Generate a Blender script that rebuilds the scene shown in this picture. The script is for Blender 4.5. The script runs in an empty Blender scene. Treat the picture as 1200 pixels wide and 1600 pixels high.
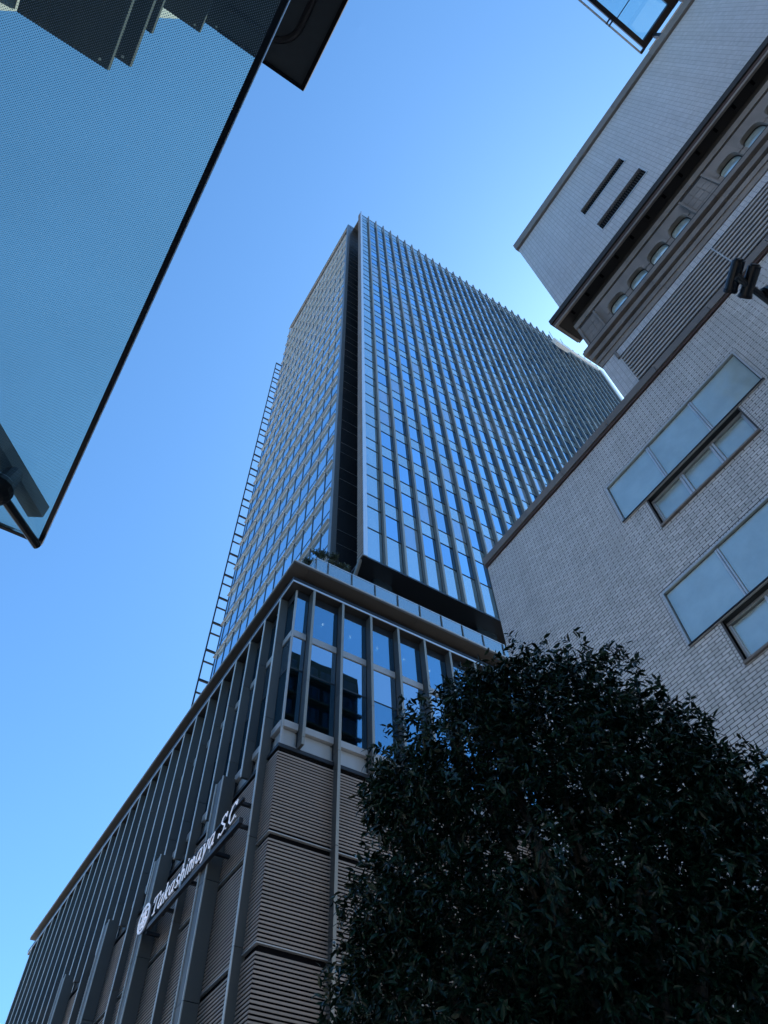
import bpy, math, random
import numpy as np
from mathutils import Vector, Matrix

R = math.radians
scene = bpy.context.scene
COL = scene.collection
random.seed(7)
rng = np.random.default_rng(11)

# ------------------------------------------------------------------ camera
CAM = np.array([0.0, 0.0, 1.6])
YAW, PITCH, ROLL, FPX = R(55.343), R(55.958), R(-2.960), 1122.87
fwd = Vector((math.cos(PITCH) * math.cos(YAW), math.cos(PITCH) * math.sin(YAW), math.sin(PITCH)))
r0 = Vector((math.sin(YAW), -math.cos(YAW), 0))
u0 = r0.cross(fwd)
right = math.cos(ROLL) * r0 + math.sin(ROLL) * u0
up = -math.sin(ROLL) * r0 + math.cos(ROLL) * u0
cd = bpy.data.cameras.new("camera")
cam = bpy.data.objects.new("camera", cd)
COL.objects.link(cam)
cam.matrix_world = Matrix(((right.x, up.x, -fwd.x, CAM[0]), (right.y, up.y, -fwd.y, CAM[1]),
                           (right.z, up.z, -fwd.z, CAM[2]), (0, 0, 0, 1)))
cd.sensor_fit = 'HORIZONTAL'
cd.sensor_width = 36
cd.lens = 36 * FPX / 1200
cd.clip_start = 0.05
cd.clip_end = 5000
scene.camera = cam

# ------------------------------------------------------------------ world, sun, exposure
SUN_AZ, SUN_EL = R(10), R(48)          # azimuth from +X towards +Y
world = bpy.data.worlds.new("World")
scene.world = world
world.use_nodes = True
wt = world.node_tree
wt.nodes.clear()
sky = wt.nodes.new("ShaderNodeTexSky")
sky.sky_type = 'NISHITA'
sky.sun_disc = False
sky.sun_elevation = SUN_EL
sky.sun_rotation = R(90) - SUN_AZ      # measured clockwise from +Y
sky.altitude = 0
sky.air_density = 1.0
sky.dust_density = 0.8
sky.ozone_density = 1.0
bg = wt.nodes.new("ShaderNodeBackground")
bg.inputs["Strength"].default_value = 0.13
wo = wt.nodes.new("ShaderNodeOutputWorld")
wb = wt.nodes.new("ShaderNodeMix")        # cool daylight white balance of the whole sky
wb.data_type = 'RGBA'
wb.blend_type = 'MULTIPLY'
wb.inputs[0].default_value = 1
wb.inputs[7].default_value = (0.438, 0.752, 0.97, 1)
wt.links.new(sky.outputs[0], wb.inputs[6])
wt.links.new(wb.outputs[2], bg.inputs[0])
wt.links.new(bg.outputs[0], wo.inputs[0])
sd = bpy.data.lights.new("sun", 'SUN')
sd.energy = 5.0
sd.angle = R(0.5)
sd.color = (1.0, 0.93, 0.83)
sun = bpy.data.objects.new("sun", sd)
COL.objects.link(sun)
sdir = Vector((math.cos(SUN_EL) * math.cos(SUN_AZ), math.cos(SUN_EL) * math.sin(SUN_AZ), math.sin(SUN_EL)))
sun.rotation_euler = sdir.to_track_quat('Z', 'Y').to_euler()
sun.location = sdir * 300
scene.view_settings.view_transform = 'Standard'
scene.view_settings.look = 'None'
scene.view_settings.gamma = 1
scene.view_settings.use_curve_mapping = False
scene.view_settings.exposure = 1.3
scene.render.engine = 'CYCLES'
scene.cycles.max_bounces = 8
scene.cycles.transparent_max_bounces = 16

# ------------------------------------------------------------------ materials
MATS = {}


def piece_random(nt, geo):
    """A random number for every loose piece, whether it is an object or an island of a joined mesh."""
    oi = nt.nodes.new("ShaderNodeObjectInfo")
    a = nt.nodes.new("ShaderNodeMath")
    a.operation = 'ADD'
    nt.links.new(oi.outputs["Random"], a.inputs[0])
    nt.links.new(geo.outputs["Random Per Island"], a.inputs[1])
    f = nt.nodes.new("ShaderNodeMath")
    f.operation = 'FRACT'
    nt.links.new(a.outputs[0], f.inputs[0])
    return f.outputs[0]


def mat(name, color, rough=0.5, metal=0.0, spec=0.5, vary=0.0, noise=0.0, nscale=4.0, bump=0.0, bscale=30.0,
        emit=None, emit_s=0.0, streak=0.0, hue=0.0):
    m = bpy.data.materials.new(name)
    m.use_nodes = True
    nt = m.node_tree
    p = nt.nodes["Principled BSDF"]
    p.inputs["Base Color"].default_value = (*color, 1)
    p.inputs["Roughness"].default_value = rough
    p.inputs["Metallic"].default_value = metal
    p.inputs["Specular IOR Level"].default_value = spec
    val = None

    def mul(a, b):
        n = nt.nodes.new("ShaderNodeMath")
        n.operation = 'MULTIPLY'
        nt.links.new(a, n.inputs[0])
        nt.links.new(b, n.inputs[1])
        return n.outputs[0]

    def rangemap(sock, lo, hi):
        n = nt.nodes.new("ShaderNodeMapRange")
        nt.links.new(sock, n.inputs[0])
        n.inputs[3].default_value = lo
        n.inputs[4].default_value = hi
        return n.outputs[0]
    geo = nt.nodes.new("ShaderNodeNewGeometry")
    rnd = piece_random(nt, geo)
    if vary > 0:
        val = rangemap(rnd, 1 - vary, 1 + vary)
    if noise > 0:
        nz = nt.nodes.new("ShaderNodeTexNoise")
        nz.inputs["Scale"].default_value = nscale
        nz.inputs["Detail"].default_value = 6
        nt.links.new(geo.outputs["Position"], nz.inputs["Vector"])
        v = rangemap(nz.outputs[0], 1 - noise, 1 + noise)
        val = mul(val, v) if val else v
    if streak > 0:      # rain streaks running down
        mp = nt.nodes.new("ShaderNodeMapping")
        mp.inputs["Scale"].default_value = (3.2, 3.2, 0.09)
        nt.links.new(geo.outputs["Position"], mp.inputs[0])
        nz = nt.nodes.new("ShaderNodeTexNoise")
        nz.inputs["Scale"].default_value = 1.0
        nz.inputs["Detail"].default_value = 5
        nt.links.new(mp.outputs[0], nz.inputs["Vector"])
        v = rangemap(nz.outputs[0], 1 - streak, 1 + streak)
        val = mul(val, v) if val else v
    if val:
        mx = nt.nodes.new("ShaderNodeMix")
        mx.data_type = 'RGBA'
        mx.blend_type = 'MULTIPLY'
        mx.inputs[0].default_value = 1
        mx.inputs[6].default_value = (*color, 1)
        nt.links.new(val, mx.inputs[7])
        out = mx.outputs[2]
        if hue > 0:
            hs = nt.nodes.new("ShaderNodeHueSaturation")
            nt.links.new(rangemap(rnd, 0.5 - hue, 0.5 + hue), hs.inputs["Hue"])
            nt.links.new(out, hs.inputs["Color"])
            out = hs.outputs[0]
        nt.links.new(out, p.inputs["Base Color"])
    if bump > 0:
        nz = nt.nodes.new("ShaderNodeTexNoise")
        nz.inputs["Scale"].default_value = bscale
        nz.inputs["Detail"].default_value = 4
        nt.links.new(geo.outputs["Position"], nz.inputs["Vector"])
        b = nt.nodes.new("ShaderNodeBump")
        b.inputs["Strength"].default_value = bump
        b.inputs["Distance"].default_value = 0.02
        nt.links.new(nz.outputs[0], b.inputs["Height"])
        nt.links.new(b.outputs[0], p.inputs["Normal"])
    if emit:
        p.inputs["Emission Color"].default_value = (*emit, 1)
        p.inputs["Emission Strength"].default_value = emit_s
    MATS[name] = m
    return m


def coated_glass(name, tint, body, refl, rough=0.02, see=0.0, wav=0.04, wscale=0.5, vary=0.08, blot=0.0, bscale=1.2,
                 tilt=0.0, blinds=0.0, blind_col=(0.42, 0.46, 0.47)):
    """Facade glass: tinted mirror coat over a dark (or milky) body; see > 0 lets some light through.
    tilt sets each pane slightly out of true, blinds is the share of panes with a drawn blind behind."""
    m = bpy.data.materials.new(name)
    m.use_nodes = True
    nt = m.node_tree
    nt.nodes.clear()
    L = nt.links.new
    out = nt.nodes.new("ShaderNodeOutputMaterial")
    geo = nt.nodes.new("ShaderNodeNewGeometry")
    rnd = piece_random(nt, geo)
    gl = nt.nodes.new("ShaderNodeBsdfGlossy")
    gl.inputs["Roughness"].default_value = rough
    df = nt.nodes.new("ShaderNodeBsdfDiffuse")
    df.inputs[0].default_value = (*body, 1)
    mr = nt.nodes.new("ShaderNodeMapRange")
    mr.inputs[3].default_value = 1 - vary
    mr.inputs[4].default_value = 1 + vary
    L(rnd, mr.inputs[0])
    val = mr.outputs[0]
    if blot > 0:
        bz = nt.nodes.new("ShaderNodeTexNoise")
        bz.inputs["Scale"].default_value = bscale
        bz.inputs["Detail"].default_value = 5
        bz.inputs["Roughness"].default_value = 0.6
        L(geo.outputs["Position"], bz.inputs["Vector"])
        br = nt.nodes.new("ShaderNodeMapRange")
        br.inputs[1].default_value = 0.3
        br.inputs[2].default_value = 0.7
        br.inputs[3].default_value = 1 - blot
        br.inputs[4].default_value = 1 + blot
        L(bz.outputs[0], br.inputs[0])
        mm_ = nt.nodes.new("ShaderNodeMath")
        mm_.operation = 'MULTIPLY'
        L(val, mm_.inputs[0])
        L(br.outputs[0], mm_.inputs[1])
        val = mm_.outputs[0]
        bd = nt.nodes.new("ShaderNodeMix")
        bd.data_type = 'RGBA'
        bd.blend_type = 'MULTIPLY'
        bd.inputs[0].default_value = 1
        bd.inputs[6].default_value = (*body, 1)
        L(br.outputs[0], bd.inputs[7])
        L(bd.outputs[2], df.inputs[0])
    mx = nt.nodes.new("ShaderNodeMix")
    mx.data_type = 'RGBA'
    mx.blend_type = 'MULTIPLY'
    mx.inputs[0].default_value = 1
    mx.inputs[6].default_value = (*tint, 1)
    L(val, mx.inputs[7])
    L(mx.outputs[2], gl.inputs[0])
    nz = nt.nodes.new("ShaderNodeTexNoise")
    nz.inputs["Scale"].default_value = wscale
    nz.inputs["Detail"].default_value = 1
    L(geo.outputs["Position"], nz.inputs["Vector"])
    b = nt.nodes.new("ShaderNodeBump")
    b.inputs["Strength"].default_value = wav
    b.inputs["Distance"].default_value = 0.1
    L(nz.outputs[0], b.inputs["Height"])
    if tilt > 0:
        wn = nt.nodes.new("ShaderNodeTexWhiteNoise")
        wn.noise_dimensions = '1D'
        L(rnd, wn.inputs["W"])
        vs = nt.nodes.new("ShaderNodeVectorMath")
        vs.operation = 'SUBTRACT'
        vs.inputs[1].default_value = (0.5, 0.5, 0.5)
        L(wn.outputs["Color"], vs.inputs[0])
        sc_ = nt.nodes.new("ShaderNodeVectorMath")
        sc_.operation = 'SCALE'
        sc_.inputs["Scale"].default_value = tilt
        L(vs.outputs[0], sc_.inputs[0])
        ad = nt.nodes.new("ShaderNodeVectorMath")
        ad.operation = 'ADD'
        L(geo.outputs["Normal"], ad.inputs[0])
        L(sc_.outputs[0], ad.inputs[1])
        no = nt.nodes.new("ShaderNodeVectorMath")
        no.operation = 'NORMALIZE'
        L(ad.outputs[0], no.inputs[0])
        L(no.outputs[0], b.inputs["Normal"])
    L(b.outputs[0], gl.inputs["Normal"])
    base = df.outputs[0]
    if see > 0:
        tr = nt.nodes.new("ShaderNodeBsdfTransparent")
        tr.inputs[0].default_value = (0.55, 0.68, 0.72, 1)
        ms = nt.nodes.new("ShaderNodeMixShader")
        ms.inputs[0].default_value = see
        L(df.outputs[0], ms.inputs[1])
        L(tr.outputs[0], ms.inputs[2])
        base = ms.outputs[0]
    fr = nt.nodes.new("ShaderNodeLayerWeight")
    fr.inputs[0].default_value = 0.35
    fm = nt.nodes.new("ShaderNodeMapRange")
    fm.inputs[3].default_value = refl
    fm.inputs[4].default_value = min(1.0, refl + 0.35)
    L(fr.outputs["Fresnel"], fm.inputs[0])
    fac = fm.outputs[0]
    if blinds > 0:
        gt = nt.nodes.new("ShaderNodeMath")
        gt.operation = 'LESS_THAN'
        gt.inputs[1].default_value = blinds
        L(rnd, gt.inputs[0])
        bc = nt.nodes.new("ShaderNodeMix")
        bc.data_type = 'RGBA'
        L(gt.outputs[0], bc.inputs[0])
        bc.inputs[6].default_value = (*body, 1)
        bc.inputs[7].default_value = (*blind_col, 1)
        L(bc.outputs[2], df.inputs[0])
        lo = nt.nodes.new("ShaderNodeMath")
        lo.operation = 'MULTIPLY_ADD'
        lo.inputs[1].default_value = -0.22
        L(gt.outputs[0], lo.inputs[0])
        L(fac, lo.inputs[2])
        fac = lo.outputs[0]
    mm = nt.nodes.new("ShaderNodeMixShader")
    L(fac, mm.inputs[0])
    L(base, mm.inputs[1])
    L(gl.outputs[0], mm.inputs[2])
    L(mm.outputs[0], out.inputs[0])
    MATS[name] = m
    return m


def fritted_glass(name):
    """Clear canopy glass printed with a fine dot grid."""
    m = bpy.data.materials.new(name)
    m.use_nodes = True
    nt = m.node_tree
    nt.nodes.clear()
    out = nt.nodes.new("ShaderNodeOutputMaterial")
    geo = nt.nodes.new("ShaderNodeNewGeometry")
    mp = nt.nodes.new("ShaderNodeMapping")
    mp.inputs["Scale"].default_value = (155, 155, 155)
    mp.inputs["Rotation"].default_value = (0, 0, R(45))
    nt.links.new(geo.outputs["Position"], mp.inputs[0])
    fr = nt.nodes.new("ShaderNodeVectorMath")
    fr.operation = 'FRACTION'
    nt.links.new(mp.outputs[0], fr.inputs[0])
    sb = nt.nodes.new("ShaderNodeVectorMath")
    sb.operation = 'SUBTRACT'
    sb.inputs[1].default_value = (0.5, 0.5, 0)
    nt.links.new(fr.outputs[0], sb.inputs[0])
    sx = nt.nodes.new("ShaderNodeSeparateXYZ")
    nt.links.new(sb.outputs[0], sx.inputs[0])
    cx = nt.nodes.new("ShaderNodeCombineXYZ")
    nt.links.new(sx.outputs[0], cx.inputs[0])
    nt.links.new(sx.outputs[1], cx.inputs[1])
    ln = nt.nodes.new("ShaderNodeVectorMath")
    ln.operation = 'LENGTH'
    nt.links.new(cx.outputs[0], ln.inputs[0])
    lt = nt.nodes.new("ShaderNodeMath")
    lt.operation = 'LESS_THAN'
    lt.inputs[1].default_value = 0.25
    nt.links.new(ln.outputs["Value"], lt.inputs[0])
    nz = nt.nodes.new("ShaderNodeTexNoise")
    nz.inputs["Scale"].default_value = 2.5
    nz.inputs["Detail"].default_value = 5
    nt.links.new(geo.outputs["Position"], nz.inputs["Vector"])
    dirt = nt.nodes.new("ShaderNodeMapRange")
    dirt.inputs[3].default_value = 0.02
    dirt.inputs[4].default_value = 0.11
    nt.links.new(nz.outputs[0], dirt.inputs[0])
    tr = nt.nodes.new("ShaderNodeBsdfTransparent")
    tr.inputs[0].default_value = (0.84, 1.0, 0.87, 1)
    df = nt.nodes.new("ShaderNodeBsdfTranslucent")
    df.inputs[0].default_value = (0.24, 0.30, 0.33, 1)
    d2 = nt.nodes.new("ShaderNodeBsdfDiffuse")
    d2.inputs[0].default_value = (0.35, 0.38, 0.36, 1)
    m1 = nt.nodes.new("ShaderNodeMixShader")
    nt.links.new(dirt.outputs[0], m1.inputs[0])
    nt.links.new(tr.outputs[0], m1.inputs[1])
    nt.links.new(d2.outputs[0], m1.inputs[2])
    m2 = nt.nodes.new("ShaderNodeMixShader")
    tint = nt.nodes.new("ShaderNodeMix")
    tint.data_type = 'RGBA'
    tint.inputs[6].default_value = (0.84, 1.0, 0.87, 1)
    tint.inputs[7].default_value = (0.98, 0.99, 0.99, 1)
    nt.links.new(geo.outputs["Backfacing"], tint.inputs[0])
    nt.links.new(tint.outputs[2], tr.inputs[0])
    fs = nt.nodes.new("ShaderNodeMath")           # the dots are printed on the lower face only
    fs.operation = 'SUBTRACT'
    fs.use_clamp = True
    nt.links.new(lt.outputs[0], fs.inputs[0])
    nt.links.new(geo.outputs["Backfacing"], fs.inputs[1])
    nt.links.new(fs.outputs[0], m2.inputs[0])
    nt.links.new(m1.outputs[0], m2.inputs[1])
    nt.links.new(df.outputs[0], m2.inputs[2])
    gl = nt.nodes.new("ShaderNodeBsdfGlossy")
    gl.inputs["Roughness"].default_value = 0.03
    fz = nt.nodes.new("ShaderNodeFresnel")
    fz.inputs[0].default_value = 1.45
    m3 = nt.nodes.new("ShaderNodeMixShader")
    nt.links.new(fz.outputs[0], m3.inputs[0])
    nt.links.new(m2.outputs[0], m3.inputs[1])
    nt.links.new(gl.outputs[0], m3.inputs[2])
    nt.links.new(m3.outputs[0], out.inputs[0])
    MATS[name] = m
    return m


M = MATS
mat("asphalt", (0.05, 0.05, 0.052), 0.9, noise=0.25, nscale=3, bump=0.3, bscale=60)
mat("city_ground", (0.24, 0.235, 0.225), 0.9, noise=0.2, nscale=0.02)  # unseen ground, paled to bounce sunlight up onto soffits
mat("paving", (0.30, 0.29, 0.27), 0.8, vary=0.1, noise=0.12, nscale=2)
mat("line_paint", (0.8, 0.8, 0.78), 0.6, noise=0.1)
mat("kerb_stone", (0.33, 0.33, 0.32), 0.8, vary=0.08, noise=0.1)
mat("tile", (0.575, 0.585, 0.595), 0.32, vary=0.12, noise=0.10, nscale=0.35, bump=0.08, bscale=90, streak=0.22, hue=0.035)
mat("tile_pale", (0.49, 0.505, 0.53), 0.35, vary=0.09, noise=0.09, nscale=0.3, streak=0.14, hue=0.015)
mat("mortar", (0.055, 0.058, 0.065), 0.9, noise=0.2, nscale=9)
mat("mortar_pale", (0.27, 0.285, 0.31), 0.9, noise=0.2, nscale=9)
mat("stone_trim", (0.20, 0.18, 0.165), 0.75, vary=0.1, noise=0.28, nscale=1.6, bump=0.3, bscale=30, streak=0.25)
mat("stone_dark", (0.022, 0.020, 0.019), 0.8, noise=0.3, nscale=2.2, bump=0.15, bscale=30)  # near-black; the eave soffit's occlusion shade is put into this colour
mat("stone_cap", (0.16, 0.15, 0.145), 0.75, vary=0.1, noise=0.2, nscale=1.5, bump=0.15, bscale=40)
mat("rust_line", (0.06, 0.035, 0.03), 0.7, noise=0.3)
mat("steel_frame", (0.50, 0.53, 0.55), 0.35, 0.5, noise=0.08)
mat("dark_metal", (0.018, 0.02, 0.024), 0.45, 0.2, noise=0.2, nscale=3)
mat("black_gap", (0.006, 0.006, 0.008), 0.9, spec=0.1)
mat("louvre_slat", (0.29, 0.23, 0.19), 0.5, vary=0.07, streak=0.10, noise=0.08, nscale=0.8)
mat("podium_fin", (0.082, 0.082, 0.078), 0.5, 0.1, vary=0.10, noise=0.07, nscale=1.2, streak=0.07)
mat("fin_edge", (0.50, 0.50, 0.48), 0.45, 0.2)
mat("soffit", (0.062, 0.056, 0.052), 0.55, vary=0.06, noise=0.1, nscale=1.0)
mat("trim_alu", (0.68, 0.68, 0.70), 0.3, 0.6)
mat("alu_band", (0.42, 0.41, 0.40), 0.4, 0.25, vary=0.05, streak=0.05)
mat("sill_panel", (0.42, 0.43, 0.43), 0.4, 0.2, vary=0.06, streak=0.06)
mat("interior", (0.05, 0.05, 0.055), 0.9)
mat("ceiling", (0.35, 0.35, 0.34), 0.9)
mat("downlight", (0.9, 0.85, 0.75), 0.5, emit=(1.0, 0.93, 0.8), emit_s=4.0)
mat("fin_side", (0.15, 0.15, 0.145), 0.5, 0.2, vary=0.06)
mat("tower_fin", (0.30, 0.285, 0.25), 0.4, 0.35, vary=0.06, streak=0.05)
mat("tower_dark", (0.02, 0.024, 0.03), 0.25, 0.3, vary=0.1)
mat("tower_corner", (0.12, 0.135, 0.15), 0.35, 0.3)
mat("corner_strip", (0.62, 0.66, 0.72), 0.25, 0.6, noise=0.05)
mat("tan_louvre", (0.20, 0.165, 0.14), 0.5, vary=0.1)
mat("shelf_beige", (0.40, 0.405, 0.40), 0.4, 0.1, vary=0.05)
mat("shelf_grey", (0.26, 0.255, 0.245), 0.4, 0.2, vary=0.05)
mat("white_metal", (0.80, 0.80, 0.80), 0.4, 0.1)
mat("sign_white", (0.82, 0.82, 0.84), 0.4, emit=(0.72, 0.78, 1.0), emit_s=0.10)
mat("sign_black", (0.012, 0.012, 0.016), 0.5)
mat("bark", (0.06, 0.048, 0.038), 0.9, noise=0.3, nscale=8, bump=0.6, bscale=20)
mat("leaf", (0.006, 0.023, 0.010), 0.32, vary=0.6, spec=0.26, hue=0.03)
mat("leaf_terrace", (0.022, 0.035, 0.016), 0.5, vary=0.3)
mat("planter", (0.16, 0.12, 0.10), 0.8, noise=0.1)
mat("old_concrete", (0.62, 0.61, 0.58), 0.8, vary=0.03, noise=0.12, nscale=0.6, streak=0.1)
mat("pale_render", (0.74, 0.73, 0.71), 0.8, noise=0.1, nscale=0.5, streak=0.1)  # tone raised, like old_concrete, so the added blocks bounce more sun
mat("rear_cladding", (0.004, 0.008, 0.010), 1.0, spec=0.0)
mat("rear_slab", (0.012, 0.016, 0.016), 1.0, spec=0.0)
mat("plate_wall", (0.22, 0.24, 0.26), 1.0, spec=0.0, noise=0.1, streak=0.1)
mat("dark_plate", (0.012, 0.020, 0.028), 0.55, noise=0.3, nscale=3.0, streak=0.1)
mat("plate_trim", (0.05, 0.06, 0.07), 1.0, spec=0.0)
mat("ladder_steel", (0.05, 0.065, 0.075), 0.5, 0.2)
mat("blade", (0.34, 0.33, 0.32), 0.55, vary=0.08, streak=0.15)
mat("spot_black", (0.006, 0.006, 0.008), 0.3)
mat("side_frame", (0.07, 0.10, 0.13), 0.4, 0.2)
mat("slab_dark", (0.025, 0.024, 0.024), 0.6, noise=0.1)
mat("roof_felt", (0.16, 0.16, 0.16), 0.9, noise=0.2)
mat("canopy_black", (0.010, 0.010, 0.013), 0.4, 0.3)
mat("canopy_beam", (0.08, 0.10, 0.12), 0.4, 0.5, noise=0.1)
coated_glass("vision_glass", (0.42, 0.69, 0.94), (0.010, 0.03, 0.06), 0.82, wav=0.05, tilt=0.03, blinds=0.14, vary=0.12)
coated_glass("spandrel_glass", (0.60, 0.78, 0.88), (0.26, 0.34, 0.36), 0.64, rough=0.06, wav=0.03, tilt=0.02)
coated_glass("side_glass", (0.62, 0.84, 1.0), (0.015, 0.03, 0.06), 0.90, wav=0.04, tilt=0.02, blinds=0.08)
coated_glass("podium_glass", (0.36, 0.62, 0.80), (0.01, 0.015, 0.02), 0.50, see=0.85, wav=0.03, wscale=0.3, tilt=0.012)
coated_glass("podium_spandrel", (0.55, 0.68, 0.80), (0.03, 0.06, 0.07), 0.66, rough=0.012, wav=0.02)
coated_glass("frosted_pane", (0.58, 0.70, 0.70), (0.42, 0.52, 0.52), 0.42, rough=0.20, wav=0.10, wscale=3.0, vary=0.07, blot=0.09, bscale=2.4, tilt=0.03)
coated_glass("arch_pane", (0.72, 0.86, 0.86), (0.50, 0.64, 0.66), 0.5, rough=0.12, wav=0.05, vary=0.1, blot=0.2, bscale=4, tilt=0.05)
coated_glass("rail_glass", (0.60, 0.70, 0.74), (0.28, 0.34, 0.36), 0.42, rough=0.05, see=0.55, wav=0.02)
coated_glass("roof_glass", (0.5, 0.7, 0.8), (0.10, 0.14, 0.16), 0.08, see=0.97, wav=0.01, vary=0.02)
coated_glass("far_window", (0.35, 0.45, 0.55), (0.02, 0.025, 0.03), 0.35, wav=0.05)
coated_glass("rear_window", (0.12, 0.16, 0.18), (0.004, 0.006, 0.008), 0.2, wav=0.03)
coated_glass("column_glass", (0.30, 0.45, 0.60), (0.02, 0.035, 0.05), 0.5, rough=0.15, wav=0.02)
fritted_glass("fritted_glass")
for n_, tr_ in (("roof_glass", (0.80, 0.95, 0.97, 1)),):
    for nd in M[n_].node_tree.nodes:
        if nd.type == 'BSDF_TRANSPARENT':
            nd.inputs[0].default_value = tr_


# ------------------------------------------------------------------ geometry helpers
class MB:
    """Collects boxes, polygons and tubes; build() links them as one mesh object."""

    def __init__(self):
        self.v, self.f, self.n = [], [], 0

    def raw(self, v, f):
        o = self.n
        self.v.append(np.asarray(v, float).reshape(-1, 3))
        self.f += [tuple(i + o for i in q) for q in f]
        self.n += len(self.v[-1])
        return self

    def box(self, x0, x1, y0, y1, z0, z1):
        return self.raw([(x0, y0, z0), (x1, y0, z0), (x1, y1, z0), (x0, y1, z0),
                         (x0, y0, z1), (x1, y0, z1), (x1, y1, z1), (x0, y1, z1)],
                        [(0, 3, 2, 1), (4, 5, 6, 7), (0, 1, 5, 4), (1, 2, 6, 5), (2, 3, 7, 6), (3, 0, 4, 7)])

    def tube(self, pts, r, seg=10, cap=True, r1=None):
        pts = [Vector(p) for p in pts]
        n = len(pts)
        vs, fs = [], []
        for i, p in enumerate(pts):
            a = pts[max(i - 1, 0)]
            b = pts[min(i + 1, n - 1)]
            t = (b - a).normalized()
            q = t.orthogonal().normalized() if i == 0 else (q - t * q.dot(t)).normalized()
            w = t.cross(q)
            rr = r if r1 is None else r + (r1 - r) * i / max(n - 1, 1)
            for k in range(seg):
                an = 2 * math.pi * k / seg
                vs.append(p + q * math.cos(an) * rr + w * math.sin(an) * rr)
        for i in range(n - 1):
            for k in range(seg):
                k2 = (k + 1) % seg
                fs.append((i * seg + k, i * seg + k2, (i + 1) * seg + k2, (i + 1) * seg + k))
        if cap:
            fs.append(tuple(range(seg - 1, -1, -1)))
            fs.append(tuple((n - 1) * seg + k for k in range(seg)))
        return self.raw([tuple(v) for v in vs], fs)

    def ball(self, c, r, seg=12):
        vs = [(c[0], c[1], c[2] - r)]
        rings = seg // 2 - 1
        for i in range(1, rings + 1):
            a = -math.pi / 2 + math.pi * i / (rings + 1)
            for k in range(seg):
                b = 2 * math.pi * k / seg
                vs.append((c[0] + r * math.cos(a) * math.cos(b), c[1] + r * math.cos(a) * math.sin(b), c[2] + r * math.sin(a)))
        vs.append((c[0], c[1], c[2] + r))
        fs = [(0, 1 + (k + 1) % seg, 1 + k) for k in range(seg)]
        for i in range(rings - 1):
            for k in range(seg):
                a, b = 1 + i * seg + k, 1 + i * seg + (k + 1) % seg
                fs.append((a, b, b + seg, a + seg))
        t = len(vs) - 1
        fs += [(1 + (rings - 1) * seg + k, 1 + (rings - 1) * seg + (k + 1) % seg, t) for k in range(seg)]
        return self.raw(vs, fs)

    def prism(self, poly, d):
        """poly: list of 3D points (planar); d: extrusion vector."""
        n = len(poly)
        vs = [tuple(p) for p in poly] + [tuple(np.add(p, d)) for p in poly]
        fs = [tuple(range(n - 1, -1, -1)), tuple(range(n, 2 * n))]
        fs += [(i, (i + 1) % n, n + (i + 1) % n, n + i) for i in range(n)]
        return self.raw(vs, fs)

    def build(self, name, m, parent=None, kind=None, smooth=False, fixn=False):
        me = bpy.data.meshes.new(name)
        v = np.concatenate(self.v) if self.v else np.zeros((0, 3))
        if parent is not None:
            v = v - np.array(world_loc(parent))
        me.from_pydata(v.tolist(), [], self.f)
        me.materials.append(M[m])
        if smooth:
            me.polygons.foreach_set("use_smooth", [True] * len(me.polygons))
        me.update()
        o = bpy.data.objects.new(name, me)
        COL.objects.link(o)
        if parent is not None:
            o.parent = parent
        if kind:
            o['kind'] = kind
        return o


def world_loc(o):
    p = Vector((0, 0, 0))
    while o is not None:
        p += o.location
        o = o.parent
    return p


def boxes_mesh(arr, name, m, parent=None, kind=None):
    """arr: N x 6 of x0,x1,y0,y1,z0,z1, one mesh, built in bulk."""
    a = np.asarray(arr, float).reshape(-1, 6)
    n = len(a)
    if parent is not None:
        w = world_loc(parent)
        a = a - np.array([w.x, w.x, w.y, w.y, w.z, w.z])
    X, Y, Z = a[:, 0:2], a[:, 2:4], a[:, 4:6]
    idx = [(0, 0, 0), (1, 0, 0), (1, 1, 0), (0, 1, 0), (0, 0, 1), (1, 0, 1), (1, 1, 1), (0, 1, 1)]
    v = np.stack([np.stack([X[:, i], Y[:, j], Z[:, k]], 1) for i, j, k in idx], 1).reshape(-1, 3)
    q = np.array([(0, 3, 2, 1), (4, 5, 6, 7), (0, 1, 5, 4), (1, 2, 6, 5), (2, 3, 7, 6), (3, 0, 4, 7)])
    f = (q[None] + (np.arange(n) * 8)[:, None, None]).reshape(-1, 4)
    me = bpy.data.meshes.new(name)
    me.vertices.add(len(v))
    me.vertices.foreach_set("co", v.ravel())
    me.loops.add(f.size)
    me.loops.foreach_set("vertex_index", f.ravel())
    me.polygons.add(len(f))
    me.polygons.foreach_set("loop_start", np.arange(len(f)) * 4)
    me.update(calc_edges=True)
    me.shade_flat()
    me.materials.append(M[m])
    o = bpy.data.objects.new(name, me)
    COL.objects.link(o)
    if parent is not None:
        o.parent = parent
    if kind:
        o['kind'] = kind
    return o


_cache = {}


def piece(b, name, m, parent):
    """One box as an object of its own; alike boxes share mesh data."""
    dims = tuple(round(b[2 * i + 1] - b[2 * i], 4) for i in range(3))
    key = (name, m) + dims
    if key not in _cache:
        hx, hy, hz = (d / 2 for d in dims)
        me = bpy.data.meshes.new(name)
        mb = MB().box(-hx, hx, -hy, hy, -hz, hz)
        me.from_pydata(mb.v[0].tolist(), [], mb.f)
        me.materials.append(M[m])
        _cache[key] = me
    o = bpy.data.objects.new(name, _cache[key])
    COL.objects.link(o)
    o.parent = parent
    o.location = Vector(((b[0] + b[1]) / 2, (b[2] + b[3]) / 2, (b[4] + b[5]) / 2)) - world_loc(parent)
    return o


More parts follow.
